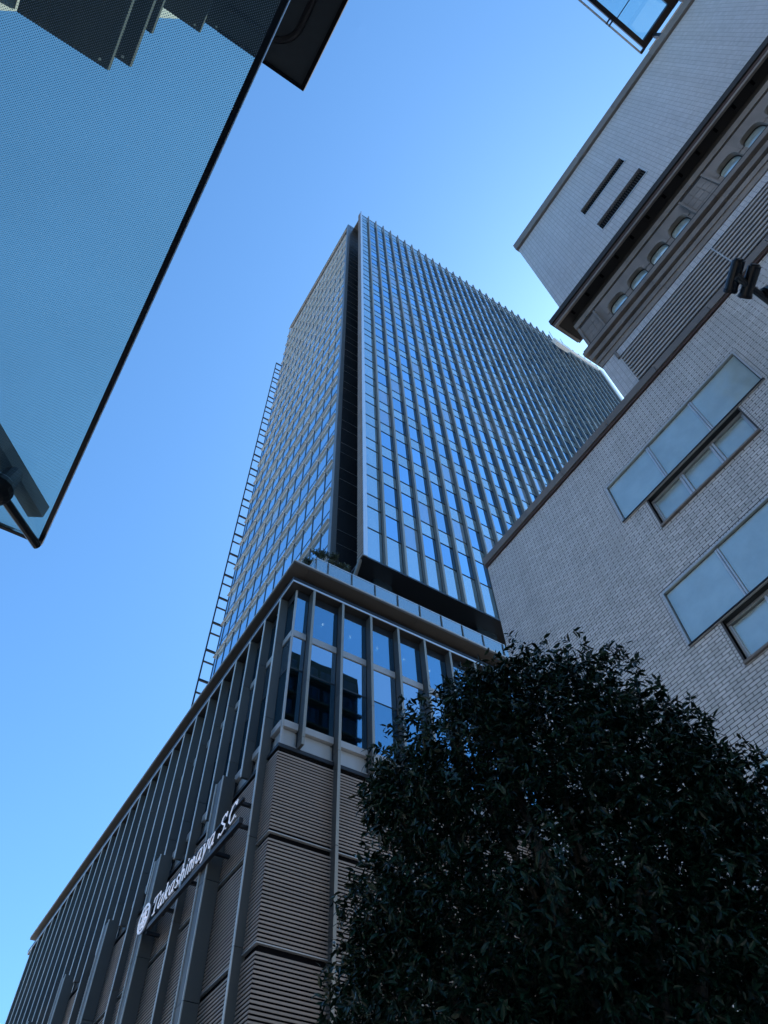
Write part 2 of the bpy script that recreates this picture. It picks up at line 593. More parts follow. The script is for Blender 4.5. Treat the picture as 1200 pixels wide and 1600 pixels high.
def shows(c):
    """Rough size rank of a point in the view: 0 outside the frame, else 1 / distance."""
    d = Vector(c) - Vector(CAM)
    z = d.dot(fwd)
    if z <= 0.1:
        return 0.0
    x, y = FPX * d.dot(right) / z, FPX * d.dot(up) / z
    if abs(x) > 610 or abs(y) > 810:
        return 0.0
    return 1.0 / d.length


def pieces(arr, name, m, parent, limit=300, rank=None, rest=None):
    """The `limit` boxes that show largest become objects, the rest one joined part."""
    arr = np.asarray(arr, float).reshape(-1, 6)
    sc = np.array([(rank or shows)(((b[0] + b[1]) / 2, (b[2] + b[3]) / 2, (b[4] + b[5]) / 2)) for b in arr])
    order = np.argsort(-sc)
    pick = [i for i in order[:limit] if sc[i] > 0]
    left = sorted(set(range(len(arr))) - set(pick))
    for i in pick:
        piece(arr[i], name, m, parent)
    if left:
        boxes_mesh(arr[left], rest or name, m, parent, kind='stuff')


def thing(name, label, cat, loc=(0, 0, 0), group=None):
    o = bpy.data.objects.new(name, None)
    o.empty_display_size = 0.3
    COL.objects.link(o)
    o.location = loc
    o['label'] = label
    o['category'] = cat
    if group:
        o['group'] = group
    return o


def tag(o, label, cat, group=None):
    o['label'] = label
    o['category'] = cat
    if group:
        o['group'] = group
    return o


def cut(rects, holes):
    """Subtract 2D holes (a0,a1,b0,b1) from 2D rects; returns rects."""
    out = list(rects)
    for h in holes:
        nxt = []
        for r in out:
            if h[1] <= r[0] or h[0] >= r[1] or h[3] <= r[2] or h[2] >= r[3]:
                nxt.append(r)
                continue
            if r[2] < h[2]:
                nxt.append((r[0], r[1], r[2], h[2]))
            if r[3] > h[3]:
                nxt.append((r[0], r[1], h[3], r[3]))
            lo, hi = max(r[2], h[2]), min(r[3], h[3])
            if r[0] < h[0]:
                nxt.append((r[0], h[0], lo, hi))
            if r[1] > h[1]:
                nxt.append((h[1], r[1], lo, hi))
        out = nxt
    return out


# ------------------------------------------------------------------ ground
g = MB().raw([(-900, -900, 0), (900, -900, 0), (900, 900, 0), (-900, 900, 0)], [(0, 1, 2, 3)]).build("ground", "city_ground")
g['kind'] = 'structure'
o = MB().raw([(-24, -200, .004), (-6, -200, .004), (-6, 400, .004), (-24, 400, .004)], [(0, 1, 2, 3)]).build("road", "asphalt")
o['kind'] = 'structure'
lm = MB()
for k in range(-12, 40):
    lm.raw([(-15.08, k * 8, .008), (-14.92, k * 8, .008), (-14.92, k * 8 + 4, .008), (-15.08, k * 8 + 4, .008)], [(0, 1, 2, 3)])
lm.build("lane_marking", "line_paint", o, kind='stuff')
o = MB().box(-4.6, 9, -60, 8.3, -.2, .13).build("pavement", "paving")
o['kind'] = 'structure'
o = MB().box(-4.6, 9.4, 20.6, 70, -.2, .13).build("pavement", "paving")
o['kind'] = 'structure'
o = MB().box(-4.75, -4.6, -60, 8.3, -.2, .14).build("kerb", "kerb_stone")
o['kind'] = 'structure'

# ------------------------------------------------------------------ office tower
tw = thing("office_tower", "tall blue glass office tower with close vertical fins, rising behind the brown louvred shop block", "tower", (15, 24, 38))
YT, YG, ZB, ZR = 24.1, 24.52, 38.85, 143.6
XL, XR = 14.93, 73.55
P_, V_ = 4.45, 2.72
fin_x = [16.74 + 1.62 * k for k in range(36)]
fin_x = [x for x in fin_x if x < XR + .1]
for x in fin_x:
    b, e = MB(), MB()
    z = ZB
    while z < 144.4:                       # cover lengths with an open joint at every second floor
        z1 = min(z + P_ * 2, 144.5)
        b.box(x - .065, x + .065, YT + .105, YG - .01, z, z1 - .02)
        e.box(x - .08, x + .08, YT + .07, YT + .104, z - .04, z1 - .06)
        z = z1
    f_ = b.build("fin", "fin_side", tw)
    e.build("fin_face", "tower_fin", f_)
cols = [XL + .34] + fin_x
vis, spa, milky = [], [], []
for i in range(len(cols) - 1):
    a, c = cols[i] + .10, cols[i + 1] - .10
    spans = [(ZB + .02, 45.4 - V_, 's')]
    for k in range(0, 23):
        t = 45.4 + P_ * k
        if t > ZR:
            break
        spans.append((t - V_, t, 'v'))
        spans.append((t, min(t + P_ - V_, ZR), 's'))
    for z0, z1, kd in spans:
        bx = (a, c, YG, YG + .04, z0 + .03, z1 - .03)
        if i == 0:
            milky.append(bx)
        elif kd == 'v' and z0 < 140:
            vis.append(bx)
        else:
            spa.append(bx)
pieces(vis, "vision_pane", "vision_glass", tw, 300)
pieces(spa, "spandrel_pane", "spandrel_glass", tw, 240)
pieces(milky, "corner_pane", "spandrel_glass", tw, 60)
MB().box(XL + .3, XR, YG + .045, YG + .2, ZB + .02, ZR - 4).build("curtain_wall_backing", "black_gap", tw)
mul = []
for k in range(24):
    for z in (45.4 + P_ * k, 45.4 + P_ * k - V_):
        if z < ZR:
            mul.append((XL + .3, XR, YG - .04, YG + .044, z - .030, z + .030))
boxes_mesh(mul, "transom", "dark_metal", tw, kind='stuff')
# glass balustrade and rail along the crown
boxes_mesh([(XL + .3, XR, YG - .01, YG + .05, ZR + .02, ZR + .10), (XL + .3, XR, YG - .01, YG + .05, ZR - 1.3, ZR - 1.22)], "crown_rail", "tower_fin", tw, kind='stuff')
MB().box(XL, XL + .30, YT + .02, YT + .12, ZB - .1, 144.2).build("corner_strip", "corner_strip", tw)
# serrated return of the curtain wall
ret = [(XL - .03, XL + .2, YT + .13, 24.95, ZB + .37 * k, ZB + .37 * k + .24) for k in range(int((143.2 - ZB) / .37))]
boxes_mesh(ret, "return_louvre", "tan_louvre", tw, kind='stuff')
MB().box(XL + .03, XL + .25, YT + .125, 24.95, ZB, 143).build("return_backing", "black_gap", tw)
MB().box(XL + .05, XR, YT + .1, 34, ZB - .15, ZB).build("soffit", "tower_dark", tw)
MB().box(XL + .3, XR, 24.95, 34, 142, 142.6).build("roof", "roof_felt", tw)
# body of the left block
YL0, YL1, XLG = 27.1, 49.9, 14.12
MB().box(XLG + .3, 40, YL0 + .02, YL1 - .02, 31.4, 142.3).build("core", "tower_dark", tw)
dk = []
zc = 31.4
k = 0
while zc < 142.3:
    h = 1.73 if k % 2 else V_
    z1 = min(zc + h, 142.4)
    dk.append((14.42, XL + 3.2, YL0 - .05, YL0 + .01, zc + .02, z1 - .02))
    zc += h
    k += 1
pieces(dk, "recess_panel", "tower_dark", tw, 60)
boxes_mesh([(14.43, XL + 3.2, YL0 - .075, YL0 - .051, z[4] - .045, z[4] + .0) for z in dk], "recess_joint", "tower_corner", tw, kind='stuff')
cc = []
for k in range(25):
    z0 = 31.4 + P_ * k
    cc.append((13.98, 14.2, YL0, YL0 + .42, z0 + .01, min(z0 + P_ - .01, 142.5)))
    cc.append((14.215, 14.41, YL0 - .02, YL0 + .4, z0 + .01, min(z0 + P_ - .01, 142.5)))
pieces(cc, "corner_cladding", "tower_corner", tw, 50)
# left face glass, mullions, light shelves
my = [29.0 + 1.68 * j for j in range(-1, 13)]
my[0] = YL0 + .42
edges = my + [YL1]
gl, sh_o, brk, edgew = [], [], [], []
for k in range(-3, 24):
    zt = 43.4 + 4.48 * k
    for j in range(len(edges) - 1):
        if zt < 140.5:
            a, c = edges[j] + .03, edges[j + 1] - .03
            gl.append((XLG, XLG + .04, a, c, max(zt - 4.48 + .03, 31.5), zt - .03))
zs = [46.3 + 4.48 * k for k in range(-3, 22)]
for z in zs:
    for j in range(len(edges) - 1):
        a, c = edges[j] + .045, edges[j + 1] - .045
        sh_o.append((13.86, 14.07, a, c, z + .04, z + .09))
        edgew.append((14.075, 14.105, a, c, z + .0, z + .09))
    for j in range(1, len(edges) - 1):
        brk.append((13.85, 14.115, edges[j] - .03, edges[j] + .03, z + .0, z + .12))
pieces(gl, "side_pane", "side_glass", tw, 300)
pieces(sh_o, "light_shelf", "shelf_beige", tw, 300)
boxes_mesh(edgew, "shelf_lip", "white_metal", tw, kind='stuff')
boxes_mesh(brk, "shelf_bracket", "white_metal", tw, kind='stuff')
boxes_mesh([(XLG - .06, XLG + .02, y - .02, y + .02, 31.5, 142.2) for y in edges[1:]] +
           [(XLG - .03, XLG + .03, edges[0], YL1, 43.4 + 4.48 * k - .026, 43.4 + 4.48 * k + .026) for k in range(-2, 23)],
           "side_mullion", "side_frame", tw, kind='stuff')
MB().box(14.0, 14.6, YL0 + .43, YL1, 141.9, 142.5).build("parapet", "tower_corner", tw)
# rear volume with its ladder-like maintenance frame
MB().box(17.0, 40, YL1 + .01, 59.5, 0, 143).build("rear_block", "tower_dark", tw)
lad = MB().box(15.27, 15.42, 58.6, 58.75, 31, 143.4)
lad.build("ladder_rail", "ladder_steel", tw)
for k in range(26):
    z0 = 33.5 + P_ * k
    for dz, th in ((0, .28), (2.75, .15)):
        if z0 + dz < 143.3:
            piece((15.42, 17.0, 58.62, 58.78, z0 + dz, z0 + dz + th), "ladder_rung", "ladder_steel", tw)
piece((15.42, 17.0, 58.6, 58.8, 143.2, 143.4), "ladder_rung", "ladder_steel", tw)
MB().box(XR + .13, XR + 1.0, YT - .05, YG + .3, ZB, 142.4).build("end_pilaster", "white_metal", tw)
# recessed terrace level below the curtain wall
MB().box(15.2, 60, 29.5, 30, 31.4, ZB - .15).build("terrace_wall", "tower_dark", tw)
for x0, x1 in ((16.45, 17.9), (25.0, 26.7), (33.6, 35.2)):
    MB().box(x0, x1, 25.4, 26.8, 31.4, ZB - .16).build("terrace_column", "column_glass", tw)
bm_ = MB()
bm_.tube([(14.95, 24.6, 38.8), (15.2, 26.6, 37.2)], .14, 6)
bm_.build("soffit_strut", "tower_corner", tw)

# ------------------------------------------------------------------ podium shop block
pod = thing("shop_block", "brown louvred shop block with tall metal fins and a flat overhanging eave below the tower", "shop building", (9.24, 21.79, 0))
XF, YF = 9.24, 21.79
XGp, YGp = 9.69, 22.24
XE, YE = 30.0, 66.0
S = 1.745
kf_l = [23.2 + S * k for k in range(25)]
kf_r = [10.5 + 1.7 * k for k in range(11)]
# roof slab, soffit tiers, trims
MB().box(9.0, XE, 21.35, YE, 31.02, 31.18).build("roof_slab", "soffit", pod)
MB().box(8.97, 9.06, 21.32, YE, 31.10, 31.20).build("fascia", "alu_band", pod)
MB().box(9.061, XE, 21.32, 21.41, 31.10, 31.20).build("fascia", "alu_band", pod)
sof = []
y = 21.36
while y < YE - .2:
    sof.append((9.02, 9.9, y + .008, min(y + 3.49, YE) - .008, 30.985, 31.018))
    y += 3.49
x = 9.91
while x < XE - .2:
    sof.append((x + .008, min(x + 3.4, XE) - .008, 21.37, 22.4, 30.985, 31.018))
    x += 3.4
pieces(sof, "soffit_panel", "soffit", pod, 60)
MB().box(9.62, XE, 22.17, YE, 30.45, 30.984).build("eave_core", "black_gap", pod)
MB().box(XF + .04, XE, YF + .04, 66.4, 30.08, 30.44).build("lower_slab", "slab_dark", pod)
MB().box(XF, XF + .039, YF, 66.42, 30.10, 30.20).build("eave_trim", "trim_alu", pod)
MB().box(XF + .04, XE, YF, YF + .039, 30.10, 30.20).build("eave_trim", "trim_alu", pod)
MB().box(XF - .005, XF + .045, YF - .005, 66.42, 30.21, 30.42).build("eave_face", "dark_metal", pod)
MB().box(XF + .046, XE, YF - .005, YF + .045, 30.21, 30.42).build("eave_face", "dark_metal", pod)
# small aluminium slot strips under the lower soffit
sl = []
for k in range(24):
    yy = (kf_l[k] + kf_l[k + 1]) / 2 - .2
    sl.append((XF + .36, XF + .385, yy, yy + .45, 30.06, 30.079))
boxes_mesh(sl, "soffit_slot", "alu_band", pod, kind='stuff')


def fin(x0, x1, y0, y1, zlo, joints, face):
    b = MB()
    e = MB()
    zz_ = [zlo] + [j for j in joints if j > zlo + .3] + [30.07]
    for a, c in zip(zz_[:-1], zz_[1:]):
        a2, c2 = a + (.012 if a > zlo else 0), c - (.012 if c < 30 else 0)
        if face == 'L':
            b.box(x0 + .03, x1, y0, y1, a2, c2)
            e.box(x0, x0 + .029, y0 - .004, y1 + .004, a2, c2)
        else:
            b.box(x0, x1, y0 + .03, y1, a2, c2)
            e.box(x0 - .004, x1 + .004, y0, y0 + .029, a2, c2)
    f = b.build("fin", "podium_fin", pod)
    e.build("fin_edge", "fin_edge" if face == 'L' else "tower_fin", f)


JL = [3.1, 6.7, 10.0, 13.1, 16.9, 22.4, 26.9]
for k, y in enumerate(kf_l):
    lo = {0: 0.1, 1: 20.5, 2: 21.3, 3: 20.5}[k % 4]
    fin(XF, XGp - .01, y - .06, y + .06, lo, JL, 'L')
for k, x in enumerate(kf_r):
    lo = 20.53 if k % 2 == 0 else 0.1
    fin(x - .06, x + .06, YF, YGp - .01, lo, [3.2, 6.8, 10.2, 13.4, 16.7, 20.9, 24.0, 27.3], 'R')
# broad pilasters under every fourth fin
for k in range(2, 25, 4):
    y = kf_l[k]
    y0, y1 = y - .40, y + .38
    b, e = MB(), MB()
    zz_ = [.1, 4.6, 8.6, 12.6, 16.75, 21.35]
    for a, c in zip(zz_[:-1], zz_[1:]):
        b.box(9.0, 9.56, y0 + .005, y1 - .005, a + .012, c - .012)
        for q in (y0, y1 - .06):
            e.box(8.955, 8.999, q, q + .06, a + .012, c - .012)
    f = b.build("pilaster", "podium_fin", pod)
    e.build("pilaster_edge", "fin_edge", f)
# glazed storeys
ed_l = [YGp] + kf_l
ed_r = [XGp] + [x for x in kf_r]
pan, spn, bands, sillp = [], [], [], []


def span_l(a, c, z0, z1, dep=0.0, th=.04):
    return (XGp + dep, XGp + dep + th, a, c, z0, z1)


def span_r(a, c, z0, z1, dep=0.0, th=.04):
    return (a, c, YGp + dep, YGp + dep + th, z0, z1)


for eds, fn, off in ((ed_l, span_l, .07), (ed_r, span_r, .095)):
    for i in range(len(eds) - 1):
        a = eds[i] + (off if i else .05)
        c = eds[i + 1] - off
        pan.append(fn(a, c, 27.18, 29.55))
        spn.append(fn(a, c, 24.80, 26.74))
        pan.append(fn(a, c, 21.80, 24.72))
        bands.append(fn(a, c, 26.77, 27.15, -.05, .14))
        bands.append(fn(a, c, 21.42, 21.75, -.08, .2))
        sillp.append(fn(a + .06, c - .06, 20.62, 21.40, .10, .04))
        bands.append(fn(a, c, 20.50, 20.60, -.04, .18))
for b in pan:
    piece(b, "window_pane", "podium_glass", pod)
for b in spn:
    piece(b, "spandrel_pane", "podium_spandrel", pod)
for b in bands:
    piece(b, "transom_band", "alu_band", pod)
for b in sillp:
    piece(b, "sill_panel", "sill_panel", pod)
fr = MB()
fr.box(XGp - .03, XGp + .06, YGp - .03, YGp + .06, 20.5, 30.05)
fr.build("corner_post", "alu_band", pod)
tr = [(XGp + .002, XGp + .05, y - .07, y + .07, 20.5, 30.05) for y in kf_l] + [(x - .095, x + .095, YGp + .002, YGp + .05, 20.5, 30.05) for x in kf_r]
tr += [(XGp - .01, XGp + .05, YGp + .07, YE, 29.56, 30.06), (XGp + .07, 29, YGp - .01, YGp + .05, 29.56, 30.06)]
tr += [(XGp - .01, XGp + .05, YGp + .07, YE, 24.725, 24.795), (XGp + .07, 29, YGp - .01, YGp + .05, 24.725, 24.795)]
boxes_mesh(tr, "window_frame", "dark_metal", pod, kind='stuff')
boxes_mesh([(XGp + .16, XGp + .2, YGp + .2, YE, 20.5, 21.41), (XGp + .2, 29, YGp + .16, YGp + .2, 20.5, 21.41)], "sill_backing", "sill_panel", pod, kind='stuff')
# rooms behind the glass
MB().box(14, 29, 27.5, YE, 20.4, 30.05).build("inner_core", "interior", pod)
MB().box(XGp + .1, 29, YGp + .1, YE, 29.75, 29.99).build("ceiling", "ceiling", pod)
MB().box(XGp + .1, 29, YGp + .1, YE, 24.5, 25.0).build("floor_slab", "interior", pod)
MB().box(XGp + .1, 29, YGp + .1, YE, 20.3, 20.49).build("floor_slab", "interior", pod)
MB().box(28.9, 29, YGp + .1, YE, 0, 30).build("end_wall", "interior", pod)
MB().box(XGp + .1, 29, YE - .1, YE, 0, 30).build("end_wall", "podium_fin", pod)
for i in range(8):
    x = 10.15 + 1.7 * i
    b = MB().tube([(x, 23.35, 29.70), (x, 23.35, 29.749)], .045, 12)
    b.build("downlight", "downlight", pod)
# louvred storeys
XV, YV = 9.58, 22.13
PIT = .135
seams = [20.32, 16.62, 12.84, 9.06, 5.28, 1.5]
ry0 = [YV + .05] + [y for k, y in enumerate(kf_l) if k % 4 in (0, 2)]
lv = {}
for s0, s1 in zip(seams[:-1], seams[1:]):
    n = int((s0 - .12 - s1 - .12) / PIT)
    zl = [s0 - .16 - PIT * (q + 1) for q in range(n)]
    for i in range(len(ry0) - 1):
        a = ry0[i] + (.0 if i == 0 else .01)
        c = ry0[i + 1] - .01
        boxes_mesh([(XV, XV + .022, a, c, z, z + .072) for z in zl], "louvre_panel", "louvre_slat", pod, kind='stuff')
    rx = [XV] + [x for k, x in enumerate(kf_r) if k % 2 == 1] + [29]
    for i in range(len(rx) - 1):
        a = rx[i] + (0 if i == 0 else .01)
        c = rx[i + 1] - .01
        boxes_mesh([(a, c, YV, YV + .021, z, z + .072) for z in zl], "louvre_panel", "louvre_slat", pod, kind='stuff')
    boxes_mesh([(XV - .02, XV + .1, YV - .02, YE, s1 + .02, s1 + .06), (XV + .101, 29, YV - .02, YV + .1, s1 + .02, s1 + .06)], "louvre_seam", "alu_band", pod, kind='stuff')
boxes_mesh([(XV - .02, XV + .1, YV - .02, YE, 20.31, 20.48), (XV + .101, 29, YV - .02, YV + .1, 20.31, 20.48)], "louvre_cap", "dark_metal", pod, kind='stuff')
MB().box(XV + .16, 29, YV + .16, YE, 0, 20.3).build("louvre_backing", "black_gap", pod)
# terrace glass balustrade
rail = thing("glass_balustrade", "frosted glass balustrade panels between dark posts along the edge of the shop block's roof terrace", "balustrade", (10.49, 21.9, 31.3))
xs = [10.49 + .75] + [11.24 + 1.51 * k for k in range(1, 13)]
xs = [10.49] + xs
for a, c in zip(xs[:-1], xs[1:]):
    piece((a + .05, c - .05, 21.92, 21.94, 31.34, 32.93), "glass_panel", "rail_glass", rail)
for x in xs:
    MB().prism([(x - .03, 21.86, 31.31), (x + .03, 21.86, 31.31), (x + .03, 21.86, 32.7), (x, 21.86, 33.02), (x - .03, 21.86, 32.7)], (0, .05, 0)).build("post", "podium_fin", rail)
MB().box(10.49, 29, 21.905, 21.955, 32.95, 33.0).build("handrail", "trim_alu", rail)
for k in range(6):
    piece((10.46, 10.48, 22.0 + 1.5 * k, 23.45 + 1.5 * k, 31.34, 32.93), "glass_panel", "rail_glass", rail)
MB().box(10.445, 10.495, 21.96, 31, 32.95, 33.0).build("handrail", "trim_alu", rail)

# ------------------------------------------------------------------ store sign
sign = thing("store_sign", "white serif store lettering with a round emblem on a dark rail across the louvred front", "sign", (8.8, 32.5, 17.6))
SX = 8.72
STROKE = {
    'T': [[(0, .98), (.72, .98)], [(.36, 1), (.36, 0)], [(.2, .02), (.52, .02)], [(.03, .98), (.0, .78)], [(.69, .98), (.72, .78)]],
    'a': [[(.44, .58), (.30, .64), (.12, .56), (.04, .34), (.10, .10), (.24, .02), (.38, .14), (.44, .34)], [(.47, .64), (.43, .12), (.50, .02), (.58, .06)]],
    'k': [[(.08, 1.0), (.08, 0)], [(0, .98), (.1, 1.0)], [(.08, .28), (.44, .62)], [(.2, .38), (.40, .03), (.52, .03)]],
    's': [[(.38, .52), (.24, .64), (.08, .56), (.12, .40), (.30, .28), (.36, .14), (.22, .02), (.04, .10)]],
    'h': [[(.08, 1.0), (.08, 0)], [(0, .98), (.1, 1.0)], [(.08, .42), (.24, .62), (.38, .54), (.40, .3), (.40, 0)]],
    'i': [[(.08, .62), (.08, 0)], [(.07, .84), (.09, .92)]],
    'm': [[(.08, .62), (.08, 0)], [(.08, .42), (.2, .62), (.32, .54), (.34, .3), (.34, 0)], [(.34, .42), (.46, .62), (.58, .54), (.60, .3), (.60, 0)]],
    'y': [[(.04, .62), (.24, .04)], [(.46, .62), (.24, .04), (.12, -.22), (.0, -.24)], [(-.02, .62), (.12, .62)], [(.38, .62), (.52, .62)]],
    'S': [[(.50, .80), (.34, .98), (.12, .90), (.08, .70), (.28, .52), (.50, .36), (.50, .14), (.28, 0), (.04, .16)], [(.50, .80), (.52, .98)], [(.04, .16), (.02, 0)]],
    'C': [[(.58, .78), (.42, .98), (.18, .90), (.04, .56), (.10, .18), (.30, 0), (.52, .10), (.60, .24)], [(.58, .78), (.60, .98)]],
    '.': [[(.04, .05), (.08, .05)]],
}


def stroke_mesh(lines, y0, z0, h, w, depth=.025, slant=.16, stretch=1.0):
    """Flat ribbon letters facing -X, reading towards -Y; each stroke is a row of quads with depth."""
    b = MB()
    for ln in lines:
        pts = [np.array((p[0] * stretch + p[1] * slant, p[1])) * h for p in ln]
        for p, q in zip(pts[:-1], pts[1:]):
            d = q - p
            L = np.hypot(*d)
            if L < 1e-6:
                continue
            d = d / L
            n = np.array((-d[1], d[0]))
            # thick stems, thinner level strokes, as in serif type
            ww = w * (1.0 if abs(d[1]) > .45 else .62)
            e = d * ww * .4
            quad = [p - e - n * ww, q + e - n * ww, q + e + n * ww, p - e + n * ww]
            b.prism([(SX, y0 - c[0], z0 + c[1]) for c in quad], (depth, 0, 0))
    return b


txt = "Takashimaya S.C."
adv = {'T': .70, 'a': .64, 'k': .56, 's': .46, 'h': .56, 'i': .28, 'm': .76, 'y': .56, ' ': .34, 'S': .60, 'C': .66, '.': .22}
tot = sum(adv[c] for c in txt)
H = .78
yy = 31.75
scale = (31.75 - 23.25) / (tot * H)
for c in txt:
    if c != ' ':
        stroke_mesh(STROKE[c], yy, 17.62, H, .040, stretch=scale * .95).build("letter", "sign_white", sign)
    yy -= adv[c] * H * scale
ey, ez, er = 32.72, 18.02, .62
b = MB()
seg = 40
for k in range(seg):
    a0, a1 = 2 * math.pi * k / seg, 2 * math.pi * (k + 1) / seg
    q = [(SX, ey + math.cos(a) * r_, ez + math.sin(a) * r_) for a, r_ in ((a0, er), (a1, er), (a1, er - .10), (a0, er - .10))]
    b.prism(q, (.03, 0, 0))
for ln in ([(0, .43), (0, .30)], [(-.40, .27), (.40, .27)], [(-.16, .16), (.16, .16)], [(-.16, .16), (-.16, 0)], [(.16, .16), (.16, 0)], [(-.16, .0), (.16, 0)],
           [(-.34, -.10), (.34, -.10)], [(-.34, -.10), (-.34, -.40)], [(.34, -.10), (.34, -.36)], [(-.12, -.20), (.12, -.20)], [(-.12, -.20), (-.12, -.38)], [(.12, -.20), (.12, -.38)], [(-.12, -.38), (.12, -.38)]):
    p, q = np.array(ln[0]), np.array(ln[1])
    d = (q - p) / np.hypot(*(q - p))
    n = np.array((-d[1], d[0])) * .036
    e = d * .036
    b.prism([(SX, ey - c[0], ez + c[1]) for c in (p - e - n, q + e - n, q + e + n, p - e + n)], (.03, 0, 0))
b.build("emblem", "sign_white", sign)
MB().box(SX + .095, SX + .25, 23.2, 32.2, 17.34, 17.56).build("rail", "sign_black", sign)
MB().box(SX + .10, SX + .22, 23.2, 32.2, 18.30, 18.38).build("rail", "sign_black", sign)
bk = MB()
for k in range(30):
    a0, a1 = 2 * math.pi * k / 30, 2 * math.pi * (k + 1) / 30
    bk.prism([(SX + .095, ey, ez), (SX + .095, ey + .6 * math.cos(a0), ez + .6 * math.sin(a0)), (SX + .095, ey + .6 * math.cos(a1), ez + .6 * math.sin(a1))], (.03, 0, 0))
bk.build("emblem_back", "sign_black", sign)
for y in (23.5, 25.6, 28.0, 30.4, 32.6):
    for z in (17.40, 18.32):
        piece((SX + .251 if z < 18 else SX + .221, 9.57, y, y + .14, z, z + .12), "bracket", "sign_black", sign)

# ------------------------------------------------------------------ tiled department store
st = thing("tiled_store", "grey tiled department store with stone eaves, arched attic windows and frosted strip windows", "store building", (9, 8.33, 0))
XB = 9.0
YC, YU = 8.33, 2.87


def tile_field(y_hi, y_lo, z_lo, z_hi, tl, th, jt, bond, holes, x=XB, dep=.014):
    out = []
    row = 0
    z = z_lo
    while z + th * .4 < z_hi:
        off = (tl + jt) / 2 if (bond and row % 2) else 0
        y = y_hi + off
        zt = min(z + th, z_hi)
        while y > y_lo:
            a, c = max(y - tl, y_lo), min(y, y_hi)
            if c - a > .02:
                for r_ in cut([(a, c, z, zt)], [h for h in holes if h[0] < c and h[1] > a and h[2] < zt and h[3] > z]):
                    if r_[1] - r_[0] > .012 and r_[3] - r_[2] > .012:
                        out.append((x + random.uniform(-.001, .001), x + dep, *r_))
            y -= tl + jt
        z += th + jt
        row += 1
    return out


W = []
for kz in range(5):
    zt = 14.90 - 3.573 * kz
    for y0 in (.64, -6.0):
        W.append((y0, y0 + 3.68, zt - 1.27, zt))
        W.append((y0 + .65, y0 + 3.03, zt - 2.20, zt - 1.27))
lower = tile_field(YC, -7, 2.5, 16.44, .211, .0535, .0142, True, [(a - .095, b + .095, c - .04, d + .095) for a, b, c, d in W])


for a, b, c, d in W:                       # border of square tiles round every opening
    zz_ = c - .035
    while zz_ < d + .03:
        for q0, q1 in ((a - .085, a - .034), (b + .034, b + .085)):
            lower.append((XB + random.uniform(-.001, .001), XB + .014, q0, q1, zz_, zz_ + .0535))
        zz_ += .0677
    if abs((b - a) - 3.68) < .01:
        yy_ = a - .085
        while yy_ < b + .08:
            lower.append((XB + random.uniform(-.001, .001), XB + .014, yy_, yy_ + .0535, d + .034, d + .085))
            yy_ += .0677
lower = [q for q in lower if q[3] - q[2] > .012 and q[5] - q[4] > .012]


def rank_low(c):
    s = shows(c)
    if s == 0 or c[2] > 10.0 or c[1] > 3.6:
        return 0.0
    return s


pieces(lower, "wall_tile", "tile", st, 300, rank=rank_low)
slit = [(-1.49, .43, 26.60, 27.24), (-1.49, .42, 24.52, 25.25)]
upper = tile_field(YU, -12, 23.16, 30.42, .11, .0655, .010, False, [(a - .02, b + .02, c - .02, d + .02) for a, b, c, d in slit])
boxes_mesh(upper, "upper_tile", "tile_pale", st, kind='stuff')
mid = tile_field(YU, 2.36, 16.80, 18.74, .11, .0655, .010, False, []) + tile_field(2.35, -12, 18.42, 18.74, .11, .0655, .010, False, [])
boxes_mesh(mid, "band_tile", "tile_pale", st, kind='stuff')
# mortar planes
wm = MB()
for r_ in cut([(-30, YC - .004, 0, 16.44)], W):
    wm.box(XB + .003, XB + .09, *r_)
wm.build("mortar_bed", "mortar", st)
wm = MB()
for r_ in cut([(-30, YU - .004, 23.10, 30.42)], slit):
    wm.box(XB + .003, XB + .2, *r_)
wm.box(XB + .003, XB + .2, 2.355, YU - .004, 16.80, 18.74)
wm.box(XB + .003, XB + .2, -30, 2.354, 18.42, 18.74)
wm.build("mortar_bed", "mortar_pale", st)
# building masses behind
MB().box(XB + .45, 40, -30, YC - .02, 0, 16.4).build("lower_block", "interior", st)
MB().box(XB + 1.2, 40, -30, YU - .02, 16.4, 30.9).build("upper_block", "interior", st)
MB().box(XB + .09, 40, YC - .02, YC - .005, 0, 16.44).build("end_wall", "tile_pale", st)
MB().box(XB + .2, 40, YU - .02, YU - .005, 16.7, 30.9).build("end_wall", "tile_pale", st)
MB().box(XB, 40, 2.0, YC, 16.42, 16.5).build("roof", "roof_felt", st)
# cap band over the lower storeys, in stone lengths
y = YC + .06
cap = []
while y > -14:
    cap.append((XB - .075, XB + .3, y - 1.62, y - .012, 16.53, 16.80))
    y -= 1.62
pieces(cap, "cap_stone", "stone_cap", st, 60)
MB().box(XB - .045, XB + .25, -14, YC + .04, 16.445, 16.525).build("cap_groove", "rust_line", st)
# roof edge
y = YU + .05
cap = []
while y > -14:
    cap.append((XB - .10, XB + .6, y - 1.9, y - .01, 30.43, 31.05))
    y -= 1.9
pieces(cap, "coping_stone", "stone_cap", st, 60)
# louvre band
MB().box(XB + .20, XB + .25, -14, 2.35, 16.80, 18.40).build("louvre_back", "black_gap", st)
nl = 10
for k in range(nl):
    z = 16.83 + k * .158
    MB().box(XB, XB + .028, -14, 2.35, z + .02, z + .098).build("louvre_blade", "blade", st)
for y in (-.7, -3.75, -6.8):
    piece((XB - .012, XB + .12, y - .015, y + .015, 16.8, 18.42), "louvre_post", "steel_frame", st)
MB().box(XB - .05, XB + .2, 2.36, 2.42, 18.34, 18.72).build("louvre_stop", "stone_trim", st)
